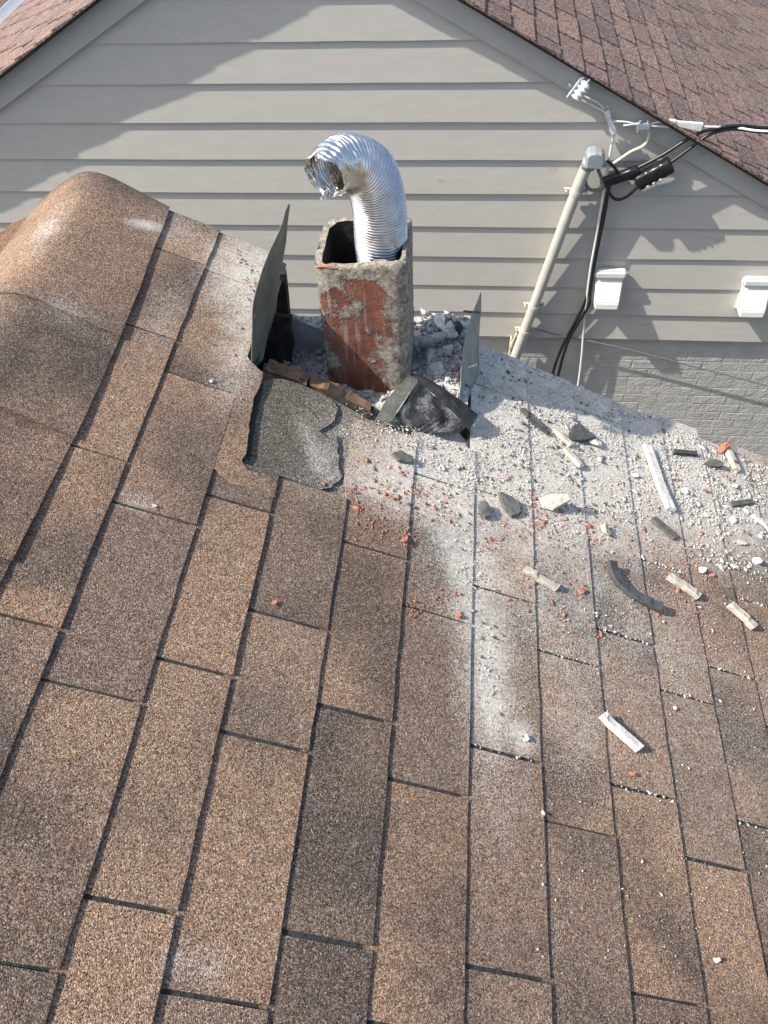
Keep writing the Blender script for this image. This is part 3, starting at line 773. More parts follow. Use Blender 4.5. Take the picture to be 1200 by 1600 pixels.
for i, (loc, size, mat, lab) in enumerate(RUB):
    place_chunk('mortar_rubble' if mat is not M_REDB else 'brick_fragment', loc, size, (random.uniform(-.4, .4), random.uniform(-.4, .4), random.uniform(0, 6)), mat, lab, 'rubble', 200 + i, cuts=14, sub=3)

# ================================================================== FRAGMENTS ON THE ROOF
def surf(u): return .0033 * ((u / EXP) % 1.0) + .0006
def stick(name, pts, w_, h, mat, label, seed, cat='mortar strip', curl=0.0):
    rnd = random.Random(seed); P = catmull([(u, v, 0) for u, v in pts] if len(pts) > 2 else [(pts[0][0], pts[0][1], 0), ((pts[0][0] + pts[1][0]) / 2, (pts[0][1] + pts[1][1]) / 2, 0), (pts[1][0], pts[1][1], 0)], 6)
    V, F = [], []; k = len(P)
    for i, p in enumerate(P):
        t = (P[min(i + 1, k - 1)] - P[max(i - 1, 0)]).normalized(); s_ = Vector((-t.y, t.x, 0)); f = i / (k - 1)
        wv = w_ * (1 + .06 * mnoise.noise(Vector((i * .45, seed, 0)))); hv = h * (1 + .08 * mnoise.noise(Vector((i * .4, seed, 5)))); n0 = surf(p.x) + .001 + curl * (2 * f - 1) ** 2
        for (x, y) in ((-.5, 0), (.5, 0), (.52, .6), (.44, 1), (-.44, 1.0), (-.52, .6)):
            q = p + s_ * (x * wv) + t * (x * .004 if i in (0, k - 1) else 0); V.append(tuple(r2w(q.x, q.y, n0 + y * hv + rnd.uniform(-.0003, .0003))))
    for i in range(k - 1):
        for q in range(6): F.append((i * 6 + q, i * 6 + (q + 1) % 6, i * 6 + 6 + (q + 1) % 6, i * 6 + 6 + q))
    F += [tuple(range(6))[::-1], tuple((k - 1) * 6 + q for q in range(6))]
    bm = bmesh.new(); vs = [bm.verts.new(v) for v in V]
    for f in F: bm.faces.new([vs[i] for i in f])
    return tag(bm_obj(name, bm, mat), label, cat)
stick('mortar_strip', [(.863, .416), (.936, .398)], .013, .011, M_TANM, 'tan mortar stick lying left of the dark curved strip', 1)
stick('mortar_strip', [(1.206, .521), (1.278, .494)], .015, .012, M_TANM, 'pale mortar stick lying right of the dark curved strip', 2)
stick('mortar_strip', [(1.355, .501), (1.412, .462)], .016, .013, M_TANM, 'pale mortar stick nearest the right edge of the photo', 3)
stick('mortar_strip', [(1.008, .157), (1.080, .113)], .014, .013, M_MORT, 'white mortar stick lying alone lowest on the roof', 4)
stick('rubber_strip', [(1.060, .499), (1.078, .465), (1.117, .440), (1.167, .427)], .021, .010, M_DARKF, 'long dark curved strip lying across the shingles', 5, 'strip', .010)
stick('mortar_strip', [(1.210, .902), (1.221, .834), (1.230, .778), (1.246, .717)], .022, .010, M_MORT, 'long white mortar strip lying in the dust field', 6)
stick('metal_strip', [(.871, .863), (.931, .831)], .012, .008, M_SHF, 'grey rod in the shadow right of the green flashing', 7, 'strip')
stick('metal_strip', [(.885, .846), (.938, .819)], .009, .007, M_DARKF, 'dark rod lying against the grey rod', 8, 'strip')
stick('mortar_strip', [(.956, .837), (.995, .804)], .013, .009, M_TANM, 'tan mortar stick just below the two rods', 9)
stick('mortar_strip', [(.977, .786), (1.016, .748)], .013, .009, M_TANM, 'narrow tan stick pointing down from the tan mortar stick', 10)
stick('shingle_strip', [(1.194, .674), (1.246, .639)], .020, .006, M_SHF, 'dark grey strip under the long white mortar strip', 11, 'strip')
stick('slate_strip', [(1.289, .921), (1.359, .944)], .013, .008, M_DARKF, 'dark slate strip just left of the orange brick piece', 12, 'strip')
stick('slate_strip', [(1.435, .813), (1.504, .849)], .014, .006, M_SHF, 'flat grey strip below the orange brick piece', 13, 'strip')
stick('mortar_strip', [(1.49, .80), (1.57, .76)], .010, .008, M_MORT, 'thin white stick at the right edge near the grey strip', 14)
def flat(name, pts, th, mat, label, seed, tilt=0.0, cat='fragment'):
    rnd = random.Random(seed); cu = sum(p[0] for p in pts) / len(pts); cv = sum(p[1] for p in pts) / len(pts); k = len(pts); bm = bmesh.new()
    n = lambda u, v: surf(cu) + .0012 + tilt * (1 + ((u - cu) + (v - cv)) / .03)
    lo = [bm.verts.new(r2w(u, v, n(u, v))) for u, v in pts]; hi = [bm.verts.new(r2w(u * .93 + cu * .07, v * .93 + cv * .07, n(u, v) + th * rnd.uniform(.8, 1.2))) for u, v in pts]
    c = bm.verts.new(r2w(cu, cv, n(cu, cv) + th * 1.25)); bm.faces.new(lo[::-1])
    for i in range(k): bm.faces.new((lo[i], lo[(i + 1) % k], hi[(i + 1) % k], hi[i])); bm.faces.new((hi[i], hi[(i + 1) % k], c))
    return tag(bm_obj(name, bm, mat), label, cat)
def blob(cu, cv, ru, rv, seed, turn=0, k=9):
    rnd = random.Random(seed); out = []
    for i in range(k):
        a = 2 * math.pi * i / k; r = rnd.uniform(.75, 1.1); x, y = ru * r * math.cos(a), rv * r * math.sin(a)
        out.append((cu + x * math.cos(turn) - y * math.sin(turn), cv + x * math.sin(turn) + y * math.cos(turn)))
    return out
flat('slate_fragment', [(.990, .822), (1.000, .868), (1.015, .876), (1.040, .858), (1.056, .848), (1.03, .832)], .009, M_DARKF, 'dark triangular slate flake above the tan sticks', 21, .006)
flat('shingle_fragment', blob(.834, .566, .020, .034, 22, .5), .006, M_SHF, 'large dark oval shingle scrap left of the curled scrap', 22, .002)
flat('shingle_fragment', blob(.779, .528, .013, .020, 23, .3, 7), .008, M_SHF, 'small square dark scrap left of the large oval scrap', 23, .002)
flat('shingle_fragment', blob(.600, .592, .024, .014, 24, 0, 10), .006, M_SHF, 'rounded grey shingle scrap below the shingle flap', 24, .001)
flat('shingle_fragment', [(.905, .612), (.915, .594), (.935, .59), (.965, .612), (.957, .622), (.92, .620)], .006, M_TANM, 'curled beige scrap in the middle of the red crumbs', 25, .012)
flat('shingle_fragment', blob(1.405, .930, .03, .012, 27, .2), .006, M_SHF, 'grey scrap leaning under the orange brick piece', 27, .004)
def rchunk(name, u, v, size, mat, label, seed, cat='fragment', h=None, group=None):
    bm = chunk_mesh(size, seed, 13, 2, .085); o = bm_obj(name, bm, mat); o.location = r2w(u, v, surf(u) + size[2] * .62)
    o.rotation_euler = (0, AL, random.Random(seed).uniform(0, 6)); return tag(o, label, cat, group)
rchunk('mortar_fragment', 1.059, .844, (.020, .018, .013), M_MORT, 'white mortar lump beside the dark triangular flake', 31)
rchunk('mortar_fragment', 1.058, .592, (.022, .020, .012), M_TANM, 'tan mortar lump just above the dark curved strip', 32)
rchunk('brick_fragment', 1.448, 1.000, (.026, .018, .016), M_REDB, 'orange brick piece on the roof edge at far right', 33)
stick('mortar_strip', [(1.462, 1.015), (1.478, .94)], .016, .012, M_TANM, 'mortar strip stuck beside the orange brick piece', 34)
rchunk('slate_fragment', 1.475, .962, (.016, .014, .010), M_DARKF, 'dark lump below the orange brick piece', 35)
for i, (u, v, r_) in enumerate([(1.461, .885, .012), (1.469, .655, .016), (1.481, .811, .010), (1.304, .573, .012), (1.52, .69, .014), (1.50, .74, .010), (1.44, .70, .014), (1.40, .62, .012), (1.55, .80, .016), (1.43, .765, .014), (1.36, .60, .009), (1.16, .79, .012), (1.11, .80, .010), (1.07, .80, .012), (1.30, .80, .012)]):
    labs = ['white mortar lump directly below the orange brick piece', 'white mortar lump with red specks near the right edge', 'white mortar lump touching the flat grey strip', 'white crumbly mortar lump beside the pale mortar stick', 'white lump at the right edge below the thin white stick', 'small white lump under the thin white stick', 'broad white lump left of the speckled lump', 'white lump above the rightmost mortar stick', 'white lump at the right edge beside the flat grey strip', 'white lump between the flat strip and the broad lump', 'small white lump close to the crumbly lump', 'white lump left of the long mortar strip', 'small lump further left of the long mortar strip', 'white lump under the lump beside the dark flake', 'white lump right of the long mortar strip']
    rchunk('mortar_fragment', u, v, (r_ * 1.25, r_ * .85, r_ * .36), M_MORT, labs[i], 60 + i)
for i, (u, v, r_, lab) in enumerate([(.413, .193, .008, 'lone pink brick chip left of centre on clean shingles'), (.989, .412, .012, 'flat red brick chip left of the dark curved strip'), (-.117, .863, .007, 'red chip on the ridge cap near its top'), (-.016, .563, .008, 'red chip on the ridge cap lower down'), (.272, .600, .006, 'tiny red chip at the torn shingle edge'), (1.228, .494, .009, 'red chip touching the pale mortar stick'), (1.061, .067, .008, 'red chip below the white mortar stick'), (.620, .398, .011, 'largest red chip under the red crumb cluster'), (.733, .271, .010, 'red chip at the lower end of the red trail'), (1.329, .570, .009, 'red chip right of the crumbly white lump'), (1.025, .590, .010, 'red chip right of the tan mortar lump'), (1.055, .60, .009, 'second red chip by the tan mortar lump')]):
    rchunk('brick_fragment', u, v, (r_, r_ * .7, r_ * .4), M_REDB, lab, 90 + i)
for i, (u, v, r_, lab) in enumerate([(.861, .079, .008, 'white chip in the lowest white dust spot'), (1.173, .216, .0075, 'white chip at upper right of the white mortar stick'), (1.179, -.194, .007, 'square white chip alone near the bottom right'), (.190, .304, .006, 'white chip on clean shingles left of centre'), (.213, .618, .006, 'white chip left of the torn shingle edge')]):
    rchunk('mortar_fragment', u, v, (r_, r_ * .8, r_ * .5), M_MORT, lab, 120 + i)

# loose crumbs nobody could count
OCT = np.array([(1, 0, 0), (0, 1, 0), (-1, 0, 0), (0, -1, 0), (0, 0, 1), (0, 0, -1)], float)
OF = np.array([(0, 1, 4), (1, 2, 4), (2, 3, 4), (3, 0, 4), (1, 0, 5), (2, 1, 5), (3, 2, 5), (0, 3, 5)])
def crumbs(name, spots, sizes, mat, label, flatn=.55):
    n = len(spots); V = np.zeros((n, 6, 3))
    for i, ((u, v, n0), s_) in enumerate(zip(spots, sizes)):
        a = rng.uniform(0, 6.28); sx, sy, sz = s_ * rng.uniform(.6, 1.5), s_ * rng.uniform(.5, 1.0), s_ * flatn * rng.uniform(.6, 1.3)
        P = OCT * rng.uniform(.55, 1.25, (6, 1)) + rng.uniform(-.25, .25, (6, 3)); P = P * (sx, sy, sz)
        c, q = math.cos(a), math.sin(a); U = u + P[:, 0] * c - P[:, 1] * q; W = v + P[:, 0] * q + P[:, 1] * c; N = n0 + sz * .7 + P[:, 2]
        V[i, :, 0] = U * CA + N * SA; V[i, :, 1] = W; V[i, :, 2] = -U * SA + N * CA
    Fc = (OF[None] + (np.arange(n) * 6)[:, None, None]).reshape(-1, 3)
    me = bpy.data.meshes.new(name); me.vertices.add(n * 6); me.vertices.foreach_set('co', V.ravel())
    me.loops.add(len(Fc) * 3); me.loops.foreach_set('vertex_index', Fc.ravel()); me.polygons.add(len(Fc))
    me.polygons.foreach_set('loop_start', np.arange(len(Fc)) * 3); me.polygons.foreach_set('loop_total', np.full(len(Fc), 3)); me.update(); me.validate()
    me.materials.append(mat); o = bpy.data.objects.new(name, me); COL.objects.link(o)
    return tag(o, label, kind='stuff')
def in_hole(u, v): return (.25 < u < .765 and v > .69) or v > VR(u) - .004
def n_at(u, v):
    if .31 < u < .47 and .44 < v < .72: return -.0065
    if .47 < u < .75 and v > .69: return -.0115
    return surf(u)
def scatter(n, dens, u0=-.1, u1=1.75, v0=-.4, v1=1.06):
    out = []
    while len(out) < n:
        u, v = rng.uniform(u0, u1), rng.uniform(v0, v1)
        if in_hole(u, v): continue
        if rng.random() < dens(u, v): out.append((u, v, n_at(u, v)))
    return out
clump = lambda u, v, k, s_: .5 + 1.1 * mnoise.noise(Vector((u * k, v * k, s_)))
d1 = lambda u, v: max(0, dust_py(u, v) - .62) * max(0, clump(u, v, 14, 2)) * .8 + (.5 if .47 < u < .80 and .60 < v < .72 else 0) * max(0, clump(u, v, 22, 5)) + (.03 if u > .85 and v > .25 else .010 if u > .85 else .0)
sp = scatter(22000, d1); crumbs('mortar_crumbs', sp, np.clip(rng.lognormal(-6.85, .5, len(sp)), .0006, .005), M_MORT, 'pale mortar crumbs and grit scattered below the chimney')
d2 = lambda u, v: (1.0 if (u > 1.28 and v > .60) else .22 if (u > .9 and v > .66) else 0) * max(0, clump(u, v, 10, 7)) * (1.0 if v > .55 else .3)
sp = scatter(2400, d2); crumbs('mortar_gravel', sp, np.clip(rng.lognormal(-5.8, .5, len(sp)), .0014, .010), M_MORT, 'coarser white mortar bits heaped on the right of the roof', .26)
RC = [(.527, .444, .05), (.59, .454, .05), (.565, .384, .03), (.651, .51, .04), (.597, .52, .05), (.498, .479, .02), (.70, .505, .04), (.91, .595, .06), (.90, .55, .05), (.887, .507, .02), (.701, .307, .02), (.72, .286, .02), (.643, .261, .018), (.66, .262, .02), (.80, .474, .04), (1.02, .576, .05), (.25, .71, .02), (.24, .94, .03), (.1, 1.02, .02), (1.46, .96, .06), (1.25, .50, .06), (1.4, .85, .10), (1.0, .45, .2), (.62, .40, .015), (1.2, .62, .15)]
def dred(u, v):
    return min(1, sum(math.exp(-((u - a) ** 2 + (v - b) ** 2) / r ** 2) * (.03 / r) ** .8 for a, b, r in RC))
sp = scatter(1900, dred); crumbs('brick_crumbs', sp, np.clip(rng.lognormal(-6.2, .5, len(sp)), .001, .0065), M_REDB, 'red brick crumbs scattered over the shingles', .28)
d3 = lambda u, v: max(0, dust_py(u, v) - .5) * max(0, clump(u, v, 18, 12))
sp = scatter(900, d3); crumbs('dark_grit', sp, np.clip(rng.lognormal(-6.1, .5, len(sp)), .001, .006), M_SHF, 'dark grit mixed into the pale mortar dust')
jsp = []
for i in range(7, 15):
    for vj in J[i][1:]:
        if vj < .0 or vj > 1.0: continue
        for _ in range(int((44 if vj > .4 else 20) * (1 if i > 7 else .4))):
            u = (EDGE[i - 1] + rng.uniform(.05, .95) * (EDGE[i] - EDGE[i - 1])) * EXP
            if in_hole(u, vj): continue
            jsp.append((u, vj + rng.uniform(-.004, .004), surf(u) * .3))
crumbs('mortar_crumbs', jsp, np.clip(rng.lognormal(-6.1, .4, len(jsp)), .001, .005), M_MORT, 'white crumbs caught in the slots between the shingles')
# crumbs lying on the chimney bed
bedsp = []
while len(bedsp) < 2600:
    x, y = rng.uniform(bx0 + .01, bx1 - .01), rng.uniform(by0 + .01, by1 - .005)
    if abs(x - FX) < .092 and abs(y - FY) < .09: continue
    if x < .56 and rng.random() < .5: continue
    z = bed_z(x, y); bedsp.append((x * CA - z * SA, y, x * SA + z * CA))
crumbs('mortar_crumbs', bedsp, np.clip(rng.lognormal(-5.6, .55, len(bedsp)), .0015, .012), M_GREYM, 'grey mortar crumbs covering the broken chimney base', .7)

# ================================================================== WALL FITTINGS
M_PIPE = simple('conduit_paint', (.47, .455, .41), .5, 0, .08, 25, .1)
M_CAP = simple('grey_cast_metal', (.30, .34, .35), .5, .2, .2, 60, .2)
M_CABLE = simple('black_cable', (.012, .012, .014), .35, 0, .3, 50, .05)
M_WHITEC = simple('white_cable', (.70, .70, .67), .5, 0, .1, 50, .05)
M_CREAM = simple('cream_cable', (.62, .57, .44), .5, 0, .1, 50, .05)
M_GREYC = simple('grey_cable', (.16, .17, .17), .5, 0, .1, 50, .05)
M_STEEL = simple('galvanised_steel', (.36, .41, .45), .5, .3, .2, 60, .1)
M_PLAST = simple('black_plastic', (.014, .014, .015), .3, 0, .3, 30, .1)
M_VENT = simple('white_plastic', (.74, .74, .71), .5, 0, .06, 12, .1)

mast = empty('service_mast', (.905, 3.345, -2.60)); tag(mast, 'grey painted conduit mast leaning on the siding with a weatherhead', 'conduit')
mo = mast.location
ml = lambda p: tuple(Vector(p) - mo)
tube('pipe', [ml(p) for p in ((.84, 3.345, -5.25), (.85, 3.345, -3.3), (.905, 3.345, -2.60), (1.010, 3.345, -2.035), (1.044, 3.342, -1.865), (1.180, 3.335, -1.195), (1.222, 3.332, -1.02))], .0285, M_PIPE, mast, 20, 6)
for p, t in (((1.186, 3.337, -1.17), .22), ((1.047, 3.342, -1.85), .2), ((1.013, 3.345, -2.02), .2)):
    d = Vector((.2, -.01, 1)).normalized(); V, F = [], []
    a = Vector(ml(p)); tube_geo([a - d * .010, a + d * .010], .033, 20, V, F)
    box_geo(a.x - .058, a.x + .058, .012 + a.y, .028 + a.y, a.z - .010, a.z + .010, V, F)
    mesh_obj('strap', V, F, M_PIPE, mast)
    for sx in (-.047, .047):
        V, F = [], []; q = a + Vector((sx, 0, 0)); tube_geo([q + Vector((0, .02, 0)), q + Vector((0, -.008, 0))], .006, 8, V, F); mesh_obj('screw', V, F, M_PIPE, mast)
# weatherhead: a hooded cap opening downwards to the right
V, F = [], []; W0 = Vector(ml((1.235, 3.325, -.985))); prof = [(-.035, -.035), (-.037, .018), (-.028, .036), (.0, .044), (.034, .038), (.050, .020), (.052, -.030), (.040, -.040)]
for y, s_ in ((.035, .82), (.015, 1), (-.038, 1), (-.058, .86)): V += [(W0.x + x * s_ + .004, W0.y + y, W0.z + z * s_) for x, z in prof]
k = len(prof)
for i in range(3):
    for q in range(k): F.append((i * k + q, i * k + (q + 1) % k, (i + 1) * k + (q + 1) % k, (i + 1) * k + q))
F += [tuple(range(k))[::-1], tuple(3 * k + q for q in range(k))]
bm = bmesh.new(); vs = [bm.verts.new(v) for v in V]
for f in F: bm.faces.new([vs[i] for i in f])
bmesh.ops.bevel(bm, geom=bm.edges[:], offset=.003, segments=1, affect='EDGES'); bm_obj('weatherhead', bm, M_CAP, mast)
V, F = [], []; tube_geo([Vector(ml((1.222, 3.332, -1.045))), Vector(ml((1.228, 3.331, -1.005)))], .034, 18, V, F); mesh_obj('collar', V, F, M_CAP, mast, True)

def cable(name, pts, r, mat, label, cat='cable'):
    return tag(tube(name, pts, r, mat, None, 10, 8), label, cat)
cable('cable', [(1.218, 3.347, -1.041), (1.225, 3.338, -1.121), (1.252, 3.338, -1.157), (1.292, 3.338, -1.157), (1.328, 3.340, -1.135), (1.348, 3.347, -1.155)], .0085, M_GREYC, 'grey cable loop hanging from the left of the weatherhead')
cable('cable', [(1.266, 3.347, -1.041), (1.290, 3.340, -1.086), (1.309, 3.340, -1.116), (1.331, 3.342, -1.148)], .0085, M_GREYC, 'short grey cable from the right of the weatherhead')
cable('cable', [(1.468, 3.333, -0.844), (1.480, 3.333, -0.900), (1.462, 3.333, -0.939), (1.409, 3.334, -0.969), (1.358, 3.335, -1.011), (1.331, 3.340, -1.027), (1.265, 3.349, -1.022)], .0075, M_CREAM, 'cream cable curving from the wire clip to the weatherhead')
cable('cable', [(1.319, 3.334, -0.868), (1.319, 3.342, -1.001), (1.321, 3.347, -1.142), (1.324, 3.349, -1.416), (1.325, 3.351, -1.643), (1.340, 3.356, -1.929), (1.373, 3.362, -2.391), (1.375, 3.362, -3.2), (1.375, 3.362, -5.25)], .0068, M_WHITEC, 'thin white cable hanging straight down from the wedge clamp')
cable('cable', [(1.343, 3.347, -1.114), (1.339, 3.352, -1.284), (1.331, 3.356, -1.498), (1.331, 3.356, -1.653), (1.328, 3.356, -1.815), (1.282, 3.356, -1.990), (1.233, 3.356, -2.174), (1.205, 3.356, -2.431), (1.19, 3.356, -3.2), (1.19, 3.356, -5.25)], .0088, M_CABLE, 'black cable dropping down the wall, left of the pair')
cable('cable', [(1.339, 3.342, -1.127), (1.345, 3.348, -1.282), (1.341, 3.350, -1.459), (1.341, 3.350, -1.689), (1.349, 3.350, -1.834), (1.312, 3.351, -1.950), (1.264, 3.351, -2.123), (1.240, 3.351, -2.436), (1.225, 3.351, -3.2), (1.225, 3.351, -5.25)], .0088, M_CABLE, 'black cable dropping down the wall, right of the pair')
cable('cable', [(1.333, 3.340, -1.130), (1.350, 3.333, -1.177), (1.387, 3.331, -1.205), (1.430, 3.331, -1.192), (1.456, 3.329, -1.163), (1.491, 3.324, -1.114)], .0078, M_CABLE, 'black cable loop hanging under the two splice covers')
cable('cable', [(1.309, 3.340, -1.012), (1.337, 3.330, -1.031), (1.385, 3.325, -1.076), (1.434, 3.322, -1.094), (1.487, 3.322, -1.080)], .0070, M_CABLE, 'short black cable passing over the smaller splice cover')
cable('service_cable', [(1.588, 3.324, -1.027), (1.669, 3.324, -0.953), (1.727, 3.324, -0.896), (1.777, 3.324, -0.869), (1.861, 3.317, -0.853), (2.058, 3.302, -0.862), (2.75, 3.20, -.80), (4.4, 2.7, -.60), (8.0, 2.0, .1)], .0078, M_CABLE, 'lower black overhead cable running off to the right')
cable('service_cable', [(1.444, 3.331, -1.053), (1.558, 3.326, -0.979), (1.644, 3.324, -0.911), (1.706, 3.324, -0.872), (1.774, 3.322, -0.853), (1.867, 3.316, -0.838), (2.058, 3.302, -0.843), (2.75, 3.20, -.78), (4.4, 2.7, -.58), (8.0, 2.0, .12)], .0078, M_CABLE, 'upper black overhead cable running off to the right')
cable('support_wire', [(1.711, 3.324, -0.846), (1.783, 3.322, -0.847), (1.868, 3.313, -0.848), (2.02, 3.19, -.806), (2.75, 3.19, -.79), (4.4, 2.69, -.59), (8.0, 1.99, .11)], .0050, M_WHITEC, 'pale support wire running along the overhead cables', 'wire')
cable('wall_cable', [(1.050, 3.372, -2.017), (1.106, 3.366, -2.029), (1.200, 3.36, -2.053), (1.445, 3.36, -2.106), (1.693, 3.36, -2.169), (2.084, 3.36, -2.281), (2.484, 3.36, -2.396), (3.6, 3.36, -2.73)], .0045, M_GREYC, 'thin dark cable stretched sloping across the brick wall')
cable('wall_cable', [(.985, 3.350, -2.01), (.962, 3.355, -2.07), (.945, 3.36, -2.16), (.94, 3.37, -2.35), (.93, 3.372, -5.25)], .0060, M_CREAM, 'short cream cable beside the foot of the mast')

def wcable(pts, r, label): return cable('support_wire', pts, r, M_WHITEC, label, 'wire')
wcable([(1.158, 3.335, -0.715), (1.218, 3.335, -0.740), (1.261, 3.335, -0.775)], .0042, 'upper white wire from the insulator to the wedge clamp')
wcable([(1.148, 3.335, -0.731), (1.214, 3.335, -0.761), (1.262, 3.335, -0.785)], .0042, 'lower white wire from the insulator to the wedge clamp')
wcable([(1.301, 3.331, -0.824), (1.368, 3.329, -0.827), (1.428, 3.327, -0.840), (1.485, 3.326, -0.830), (1.534, 3.324, -0.819)], .0045, 'upper white wire between the two wedge clamps')
wcable([(1.354, 3.330, -0.843), (1.425, 3.325, -0.832), (1.462, 3.324, -0.840), (1.600, 3.324, -0.848), (1.699, 3.324, -0.846)], .0045, 'lower white wire passing through the clip')
def wedge(a, b, w0, w1, label):
    a, b = Vector(a), Vector(b); t = (b - a).normalized(); up = Vector((0, -1, 0)); s_ = t.cross(up).normalized(); e = empty('wedge_clamp', a); V, F = [], []
    for p, w_, h in ((Vector(), w0, .008), ((b - a) * .25, w0 * 1.05, .010), ((b - a) * .3, w0 * .8, .008), (b - a, w1, .010)):
        V += [tuple(p + s_ * (x * w_) + up * (y * h)) for x, y in ((-1, -1), (1, -1), (1, 1), (-1, 1))]
    for i in range(3):
        for k in range(4): F.append((i * 4 + k, i * 4 + (k + 1) % 4, i * 4 + 4 + (k + 1) % 4, i * 4 + 4 + k))
    F += [(3, 2, 1, 0), (12, 13, 14, 15)]
    mesh_obj('clamp_body', V, F, M_WHITEC, e)
    c = Vector() - t * .008
    ringp = [c + s_ * (.010 * math.cos(x)) + t * (.014 * math.sin(x)) for x in [i * math.pi / 8 for i in range(17)]]
    V, F = [], []; tube_geo(ringp, .0028, 8, V, F); mesh_obj('bail', V, F, M_STEEL, e, True)
    return tag(e, label, 'clamp')
wedge((1.268, 3.334, -0.779), (1.317, 3.333, -0.879), .011, .015, 'white wedge clamp hanging below the insulator')
wedge((1.539, 3.324, -0.823), (1.703, 3.323, -0.846), .012, .016, 'long white wedge clamp on the overhead wire at right')
e = empty('wire_clip', (1.442, 3.324, -0.839)); tag(e, 'small grey bolted clip joining the white wires', 'clip')
box('clip_plate', -.026, .026, -.012, .012, -.016, .010, M_STEEL, e)
for x in (-.018, .018):
    V, F = [], []; tube_geo([Vector((x, -.004, -.028)), Vector((x, -.004, .022))], .006, 10, V, F); mesh_obj('bolt', V, F, M_STEEL, e)

# insulator on the rake board
e = empty('insulator', (1.135, 3.335, -.675)); tag(e, 'white porcelain spool insulator in a steel bracket on the rake board', 'insulator')
ax = Vector((.55, -.1, .83)).normalized()
V, F = [], []
pr = [(-.042, .006), (-.038, .020), (-.030, .027), (-.024, .016), (-.018, .017), (-.012, .029), (-.005, .017), (.004, .017), (.012, .029), (.018, .017), (.024, .016), (.030, .026), (.038, .018), (.042, .006)]
P = catmull([(x, r, 0) for x, r in pr], 3)
tube_geo([ax * p.x + Vector((0, -.035, 0)) for p in P], lambda t: P[min(len(P) - 1, int(round(t * (len(P) - 1))))].y, 20, V, F); mesh_obj('porcelain_spool', V, F, simple('white_porcelain', (.78, .79, .79), .2, 0, .05, 20, .02), e, True)
side = Vector((-.83, 0, .55))
V, F = [], []; c0 = side * .030
for p, q in (((.065 * ax + Vector((0, .012, 0))), None),): pass
box_geo(-.006, .055, .000, .012, .005, .040, V, F); mesh_obj('bracket_plate', V, F, M_STEEL, e)
V, F = [], []; tube_geo([side * .030 - ax * .055 + Vector((0, -.045, 0)), side * .030 + ax * .03 + Vector((0, -.03, 0)), side * .012 + ax * .055 + Vector((0, -.002, 0))], .0075, 10, V, F); mesh_obj('bracket_arm', V, F, M_STEEL, e)
V, F = [], []; tube_geo([-ax * .062 + Vector((0, -.035, 0)), ax * .058 + Vector((0, -.035, 0))], .0045, 10, V, F); mesh_obj('pin', V, F, M_STEEL, e)
for p in ((-.045, .004, .006), (.045, -.002, .022)):
    V, F = [], []; q = Vector(p); tube_geo([q + Vector((0, .012, 0)), q + Vector((0, -.006, 0))], .008, 6, V, F); mesh_obj('bolt', V, F, M_CAP, e)

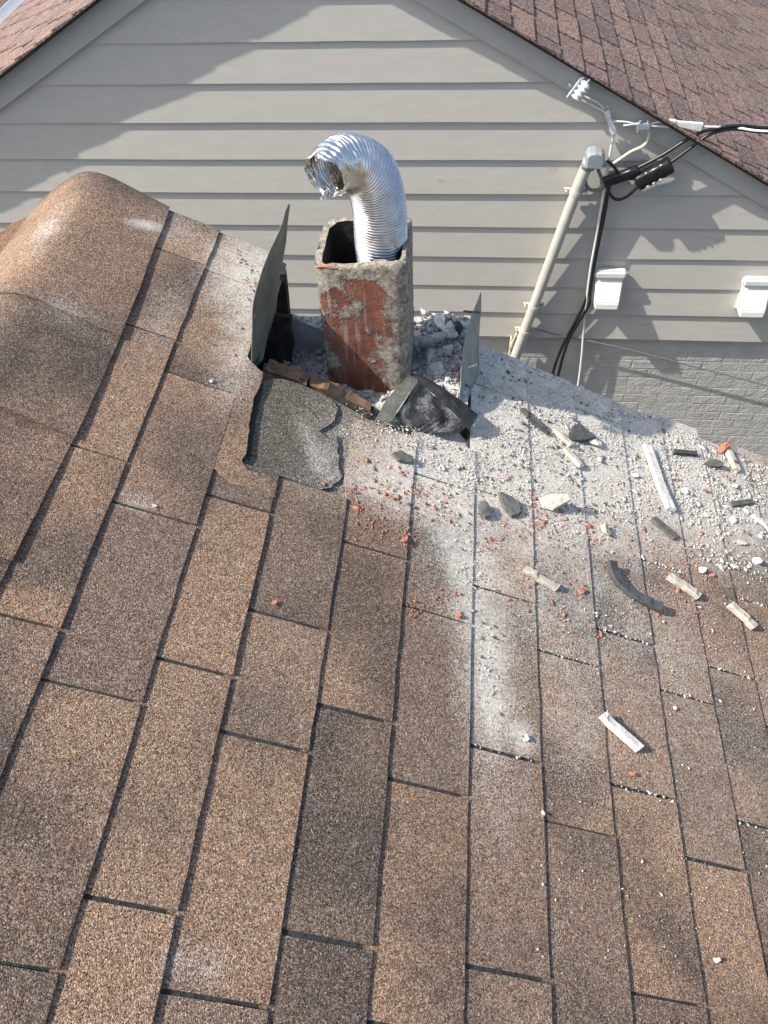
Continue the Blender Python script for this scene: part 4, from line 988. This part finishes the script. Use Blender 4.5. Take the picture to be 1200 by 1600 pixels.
# black splice covers
def splice(a, b, r, label, win):
    a, b = Vector(a), Vector(b); e = empty('splice_cover', a); t = (b - a).normalized(); L2 = (b - a).length; V, F = [], []
    prof = [(0, .45), (.03, .9), (.10, 1), (.30, .95), (.34, 1.04), (.40, .95), (.70, .95), (.74, 1.04), (.80, .95), (.93, 1), (.985, .88), (1, .5)]
    xs = [t * (L2 * f) for f, _ in prof]; s_ = Vector((0, -1, 0)); n_ = t.cross(s_)
    for x, (f, q) in zip(xs, prof):
        for k in range(16):
            a_ = 2 * math.pi * k / 16; ca, sa = math.cos(a_), math.sin(a_)
            ca = math.copysign(abs(ca) ** .6, ca); sa = math.copysign(abs(sa) ** .6, sa); V.append(tuple(x + (s_ * ca * .8 + n_ * sa) * (r * q)))
    for i in range(len(prof) - 1):
        for k in range(16): F.append((i * 16 + k, i * 16 + (k + 1) % 16, (i + 1) * 16 + (k + 1) % 16, (i + 1) * 16 + k))
    F += [tuple(range(16))[::-1], tuple((len(prof) - 1) * 16 + k for k in range(16))]
    mesh_obj('shell', V, F, M_PLAST, e, True)
    for f in win:
        bm = bmesh.new(); bmesh.ops.create_icosphere(bm, subdivisions=2, radius=1)
        for v in bm.verts: v.co = t * (v.co.x * .010) + s_ * (v.co.y * .007) + n_ * (v.co.z * .005)
        o = bm_obj('inspection_window', bm, simple('clear_plastic', (.45, .48, .50), .15, 0, .3, 40), e, True); o.location = t * (L2 * f) + n_ * (r * .72) + s_ * (r * .62)
    return tag(e, label, 'splice cover')
splice((1.461, 3.323, -1.118), (1.611, 3.322, -1.020), .040, 'larger black splice cover with clear windows, nearer the roof', (.25, .42, .60))
splice((1.310, 3.335, -1.120), (1.469, 3.332, -1.055), .027, 'smaller ribbed black splice cover beside the mast', ())

# vent hoods
def vent(x, z, label, wd=.150, ht=.172):
    e = empty('vent_hood', (x, 3.375, z)); prof = [(.012, .02), (-.012, .02), (-.020, -.02), (-.082, -ht + .04), (-.086, -ht), (.012, -ht)]
    V, F = [], []; k = len(prof)
    for xx in (-.5, .5):
        for (y, zz) in prof:
            tp = 1 - .16 * max(0, (-zz) / ht); V.append((xx * wd * tp, y, zz))
    F = [(i, (i + 1) % k, k + (i + 1) % k, k + i) for i in range(k)] + [tuple(range(k))[::-1], tuple(k + q for q in range(k))]
    bm = bmesh.new(); vs = [bm.verts.new(v) for v in V]
    for f in F: bm.faces.new([vs[i] for i in f])
    bmesh.ops.recalc_face_normals(bm, faces=bm.faces[:]); bmesh.ops.bevel(bm, geom=bm.edges[:], offset=.006, segments=2, affect='EDGES'); bm_obj('hood', bm, M_VENT, e)
    V, F = [], []; box_geo(-wd * .56, wd * .56, -.036, .012, -.012, .034, V, F)
    bm = bmesh.new(); vs = [bm.verts.new(v) for v in V]
    for f in F: bm.faces.new([vs[i] for i in f])
    bmesh.ops.bevel(bm, geom=bm.edges[:], offset=.011, segments=3, affect='EDGES'); bm_obj('top_lip', bm, M_VENT, e)
    V, F = [], []; box_geo(-wd * .46, wd * .46, .006, .018, -ht - .005, .0, V, F); mesh_obj('back_plate', V, F, M_VENT, e)
    return tag(e, label, 'vent', 'white wall vents')
vent(1.435, -1.655, 'white plastic vent hood beside the hanging cables')
vent(2.215, -1.690, 'white plastic vent hood at the right edge of the photo')
